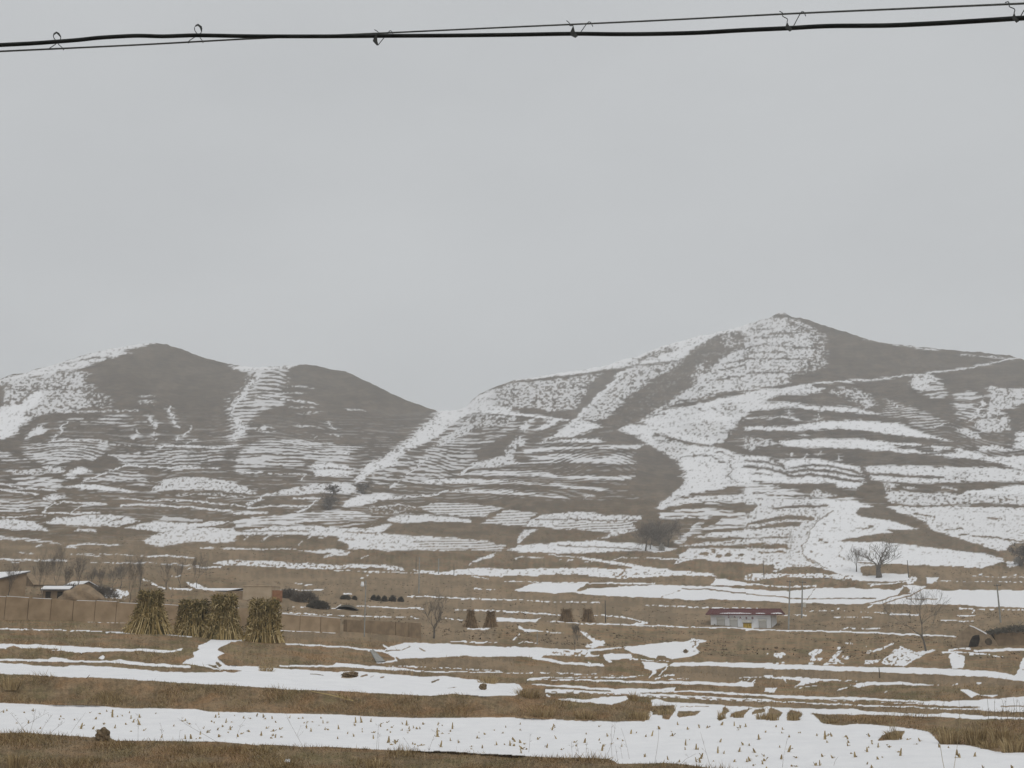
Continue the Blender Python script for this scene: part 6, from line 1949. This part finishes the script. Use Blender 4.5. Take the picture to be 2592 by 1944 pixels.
TL = [('K', 120, 560, 300, 120, 260, 'large bushy dry tuft at the left end of the dark middle bank'), ('K', 1040, 590, 120, 110, 140, 'round dry tuft on the crest of the middle bank'),
      ('K', 1790, 750, 100, 110, 90, 'small tuft with a dark stump in the snow'), ('K', 1930, 735, 130, 90, 120, 'reddish tuft in the snow left of the double tuft'),
      ('K', 2140, 750, 160, 100, 140, 'broad tuft in the snow, right of the reddish one'), ('L', 225, 760, 130, 100, 130, 'pointed tuft at the left tip of the right bank'),
      ('L', 50, 760, 110, 100, 110, 'tuft left of the pointed tuft'), ('L', 1075, 920, 190, 110, 220, 'isolated round tuft with tall stems in the snow'),
      ('L', 2100, 1030, 260, 160, 260, 'thick tuft at the corner of the right bank'), ('L', 1900, 1000, 200, 110, 150, 'leafy litter tuft left of the corner tuft'),
      ('L', 1560, 960, 240, 180, 220, 'tall grass tuft at the left nose of the right bank'), ('L', 1780, 960, 260, 200, 240, 'tall grass tuft in the middle of the right bank'),
      ('L', 2000, 960, 260, 200, 240, 'tall grass tuft on the right part of the right bank'), ('L', 560, 780, 150, 70, 100, 'low dark grass at the left nose of the long right bank'),
      ('I', 100, 480, 220, 130, 240, 'reddish dry bush on the bank at the left edge'), ('J', 1990, 440, 240, 90, 170, 'reddish grass clump beside the snow at mid picture'),
      ('J', 90, 335, 180, 80, 150, 'straw clump at the snow edge below the right stook'), ('K', 250, 720, 300, 110, 200, 'coarse grass low on the dark middle bank'),
      ('K', 620, 740, 260, 110, 200, 'straw-coloured grass on the dark middle bank'), ('K', 1080, 745, 260, 110, 200, 'coarse grass at the right end of the dark middle bank'),
      ('I', 170, 1150, 220, 150, 200, 'straw tuft on the near bank at lower left'), ('J', 1050, 1150, 300, 110, 200, 'greenish dry clump on the near bank'),
      ('K', 1290, 700, 160, 70, 100, 'small grassy lump poking from the snow right of the middle bank'), ('K', 1500, 715, 170, 50, 90, 'low grassy sliver in the snow')]
for k, (w, a, b, ww, hh, nn, lb) in enumerate(TL):
    x0, y0 = wpx(w, a, b)
    tuft(x0, min(y0, 1990), ww * WIN[w][2], hh * WIN[w][2], 500 + k, lb, nn, stems=14 if 'tall stems' in lb else 0)


# ------------------------------------------------------------------ clods, fallen stalk
def clod(px, py, w_px, h_px, seed, label, cat='clod'):
    rnd = random.Random(seed)
    p = gp(px, py)
    s = ground_d(px, py) / F_PX
    W, H = w_px * s * .5, h_px * s
    bm = bmesh.new()
    bmesh.ops.create_icosphere(bm, subdivisions=3, radius=1)
    for v in bm.verts:
        c = v.co
        k = 1 + .22 * math.sin(c.x * 3.1 + seed) * math.cos(c.y * 4 + seed) + .12 * math.sin(c.z * 7 + c.x * 5) + rnd.uniform(-.06, .06)
        v.co = Vector((c.x * W * k, c.y * W * .7 * k, H * .42 + c.z * H * .56 * k))
    m_ = bpy.data.meshes.new('earth_clod'); bm.to_mesh(m_); bm.free()
    m_.materials.append(M_CLOD)
    o = bpy.data.objects.new('earth_clod', m_); COL.objects.link(o); o.location = p
    tag(o, label, cat, 'earth clods')


M_CLOD = noise_mat('clod_earth', (.085, .06, .035), (.22, .165, .105), 9, bump=.8)
clod(258, 1874, 32, 26, 1, 'square clod of grassy earth on the lip of the near bank')
clod(1222, 1746, 17, 15, 2, 'pale pointed clod in the snow at mid picture')
clod(885, 1712, 38, 11, 3, 'flat dark earth heap in the snow field left of mid picture')
clod(1735, 1651, 9, 7, 4, 'small dark clod on the white snow lobe')
clod(1965, 1642, 8, 5, 5, 'tiny clod below the slope right of the snow lobe')
x0, y0 = wpx('J', 470, 515); x1, y1 = wpx('J', 835, 598)
a, b = gp(x0, y0), gp(x1, y1)
a += Vector((0, -.12, .04)); b += Vector((0, -.15, .04))
fs = empty('fallen_corn_stalk', a)
mb = MB(); mb.tube([Vector((0, 0, 0)), (b - a) * .5 + Vector((0, -.05, .03)), b - a], [.012, .02, .024], 5); mb.c = [.85] * len(mb.f); mb.build('stalk', M_CORN, fs)
mb = MB(); rf = random.Random(9)
for k in range(14):
    t = rf.uniform(.68, .98)
    s0 = (b - a) * t
    d_ = Vector((rf.uniform(-.5, .3), rf.uniform(-.5, 0), rf.uniform(.1, 1))).normalized() * rf.uniform(.2, .5)
    u = Vector((rf.uniform(.4, 1), 0, rf.uniform(-.4, .4))).normalized() * .02
    mb.col = rf.uniform(.6, 1)
    mb.face([s0 - u, s0 + u, s0 + d_ * .6 + u, s0 + d_ * .6 - u]); mb.face([s0 + d_ * .6 - u, s0 + d_ * .6 + u, s0 + d_ + Vector((.06, -.03, -.08))])
mb.build('leaves', M_CORNLEAF, fs)
tag(fs, 'fallen straw-coloured corn stalk lying on the middle bank', 'corn stalk')
x0, y0 = wpx('J', 460, 366); x1, y1 = wpx('J', 575, 378)
a, b = gp(x0, y0), gp(x1, y1)
fs = empty('fallen_twig', a)
mb = MB(); mb.tube([Vector((0, 0, .03)), (b - a) * .5 + Vector((0, 0, .05)), b - a + Vector((0, 0, .03))], [.015, .018, .012], 5); mb.build('stick', M_WEED, fs)
tag(fs, 'dark twig lying on the snow left of the earth heap', 'twig')
x0, y0 = wpx('I', 740, 402); x1, y1 = wpx('I', 772, 368)
weed('snapped_stalk', x0, y0, x1, y1, 'short thick snapped stalk at the edge of the second snowfield', None, 700, 0, .022)

# ------------------------------------------------------------------ dry grass over the near banks (nobody could count it)
sel = np.argwhere((SNOW < .25) & (DD < 100) & (PX > -60) & (PX < 2650))
dsel = DD[sel[:, 0], sel[:, 1]]
pr = np.where(dsel < 50, 1.0, .35) * (1 - .75 * TONE[sel[:, 0], sel[:, 1]])
keep = RNG.random(len(sel)) < pr * min(1, 130000 / max(pr.sum(), 1))
sel = sel[keep]
dsel = DD[sel[:, 0], sel[:, 1]]
nb_ = len(sel)
base = np.stack([X[sel[:, 0], sel[:, 1]], Y[sel[:, 0], sel[:, 1]] + .03, Z[sel[:, 0], sel[:, 1]] - .02], -1)
base[:, 0] += RNG.normal(0, .03, nb_)
clump = vnoise(base[:, 0] * .9 + 50, base[:, 1] * .9 + 20, 51)
hgt = (.06 + .20 * clump ** 2 * 1.6) * RNG.uniform(.5, 1.3, nb_)
dirv = np.stack([RNG.normal(0, .5, nb_), RNG.normal(-.55, .35, nb_), RNG.uniform(.2, 1, nb_)], -1)
dirv /= np.linalg.norm(dirv, axis=1)[:, None]
tip = base + dirv * hgt[:, None]
wv = np.stack([RNG.normal(0, 1, nb_), RNG.normal(0, .3, nb_), RNG.normal(0, .3, nb_)], -1)
wv /= np.linalg.norm(wv, axis=1)[:, None]
wv *= (RNG.uniform(.006, .014, nb_) * np.clip(dsel / 45, 1, 1.6))[:, None]
co = np.stack([base - wv, base + wv, tip], 1).reshape(-1, 3).astype(np.float32)
m_ = bpy.data.meshes.new('dry_grass')
m_.vertices.add(len(co)); m_.vertices.foreach_set('co', co.ravel())
m_.loops.add(len(co)); m_.loops.foreach_set('vertex_index', np.arange(len(co), dtype=np.int32))
m_.polygons.add(nb_)
m_.polygons.foreach_set('loop_start', np.arange(0, len(co), 3, dtype=np.int32))
m_.polygons.foreach_set('loop_total', np.full(nb_, 3, np.int32))
tint = m_.attributes.new('tint', 'FLOAT', 'FACE')
tint.data.foreach_set('value', np.clip(RNG.normal(.45, .27, nb_) + (clump - .5) * .4, 0, 1).astype(np.float32))
m_.materials.append(M_GRASS)
m_.update(calc_edges=True)
o = bpy.data.objects.new('dry_grass', m_); COL.objects.link(o)
tag(o, 'short dry winter grass covering the terrace banks', 'grass', None, 'stuff')

# ------------------------------------------------------------------ low scrub and weeds scattered over the middle slopes
sel = np.argwhere((SNOW < .2) & (DD > 105) & (DD < 380) & (PX > -60) & (PX < 2650))
dens_ = vnoise(X[sel[:, 0], sel[:, 1]] * .12 + 70, Y[sel[:, 0], sel[:, 1]] * .12 + 30, 71) ** 2
keep = RNG.random(len(sel)) < dens_ * (9000 / dens_.sum())
sel = sel[keep]
V, Ti = [], []
for r_, c_ in sel:
    b = np.array([X[r_, c_], Y[r_, c_], Z[r_, c_] - .05])
    sz = RNG.uniform(.10, .32)
    tone = RNG.random()
    for q in range(5):
        d_ = np.array([RNG.normal(0, .8), RNG.normal(0, .5), RNG.uniform(.3, 1)]) * sz
        w_ = np.array([RNG.normal(0, 1), RNG.normal(0, .4), RNG.normal(0, .3)]) * sz * .22
        o_ = np.array([RNG.normal(0, .4), 0, 0]) * sz
        V += [b + o_ - w_, b + o_ + w_, b + o_ + d_]
        Ti.append(np.clip(tone * .75 + RNG.normal(0, .12), 0, 1))
V = np.array(V, np.float32)
m_ = bpy.data.meshes.new('low_scrub')
m_.vertices.add(len(V)); m_.vertices.foreach_set('co', V.ravel())
m_.loops.add(len(V)); m_.loops.foreach_set('vertex_index', np.arange(len(V), dtype=np.int32))
m_.polygons.add(len(V) // 3)
m_.polygons.foreach_set('loop_start', np.arange(0, len(V), 3, dtype=np.int32))
m_.polygons.foreach_set('loop_total', np.full(len(V) // 3, 3, np.int32))
tint = m_.attributes.new('tint', 'FLOAT', 'FACE')
tint.data.foreach_set('value', np.array(Ti, np.float32))
m_.materials.append(tint_mat('scrub', [(0, (.085, .072, .052)), (.5, (.17, .132, .09)), (1, (.31, .238, .15))]))
m_.update(calc_edges=True)
o = bpy.data.objects.new('low_scrub', m_); COL.objects.link(o)
tag(o, 'low dry scrub scattered over the terraced slopes', 'scrub', None, 'stuff')
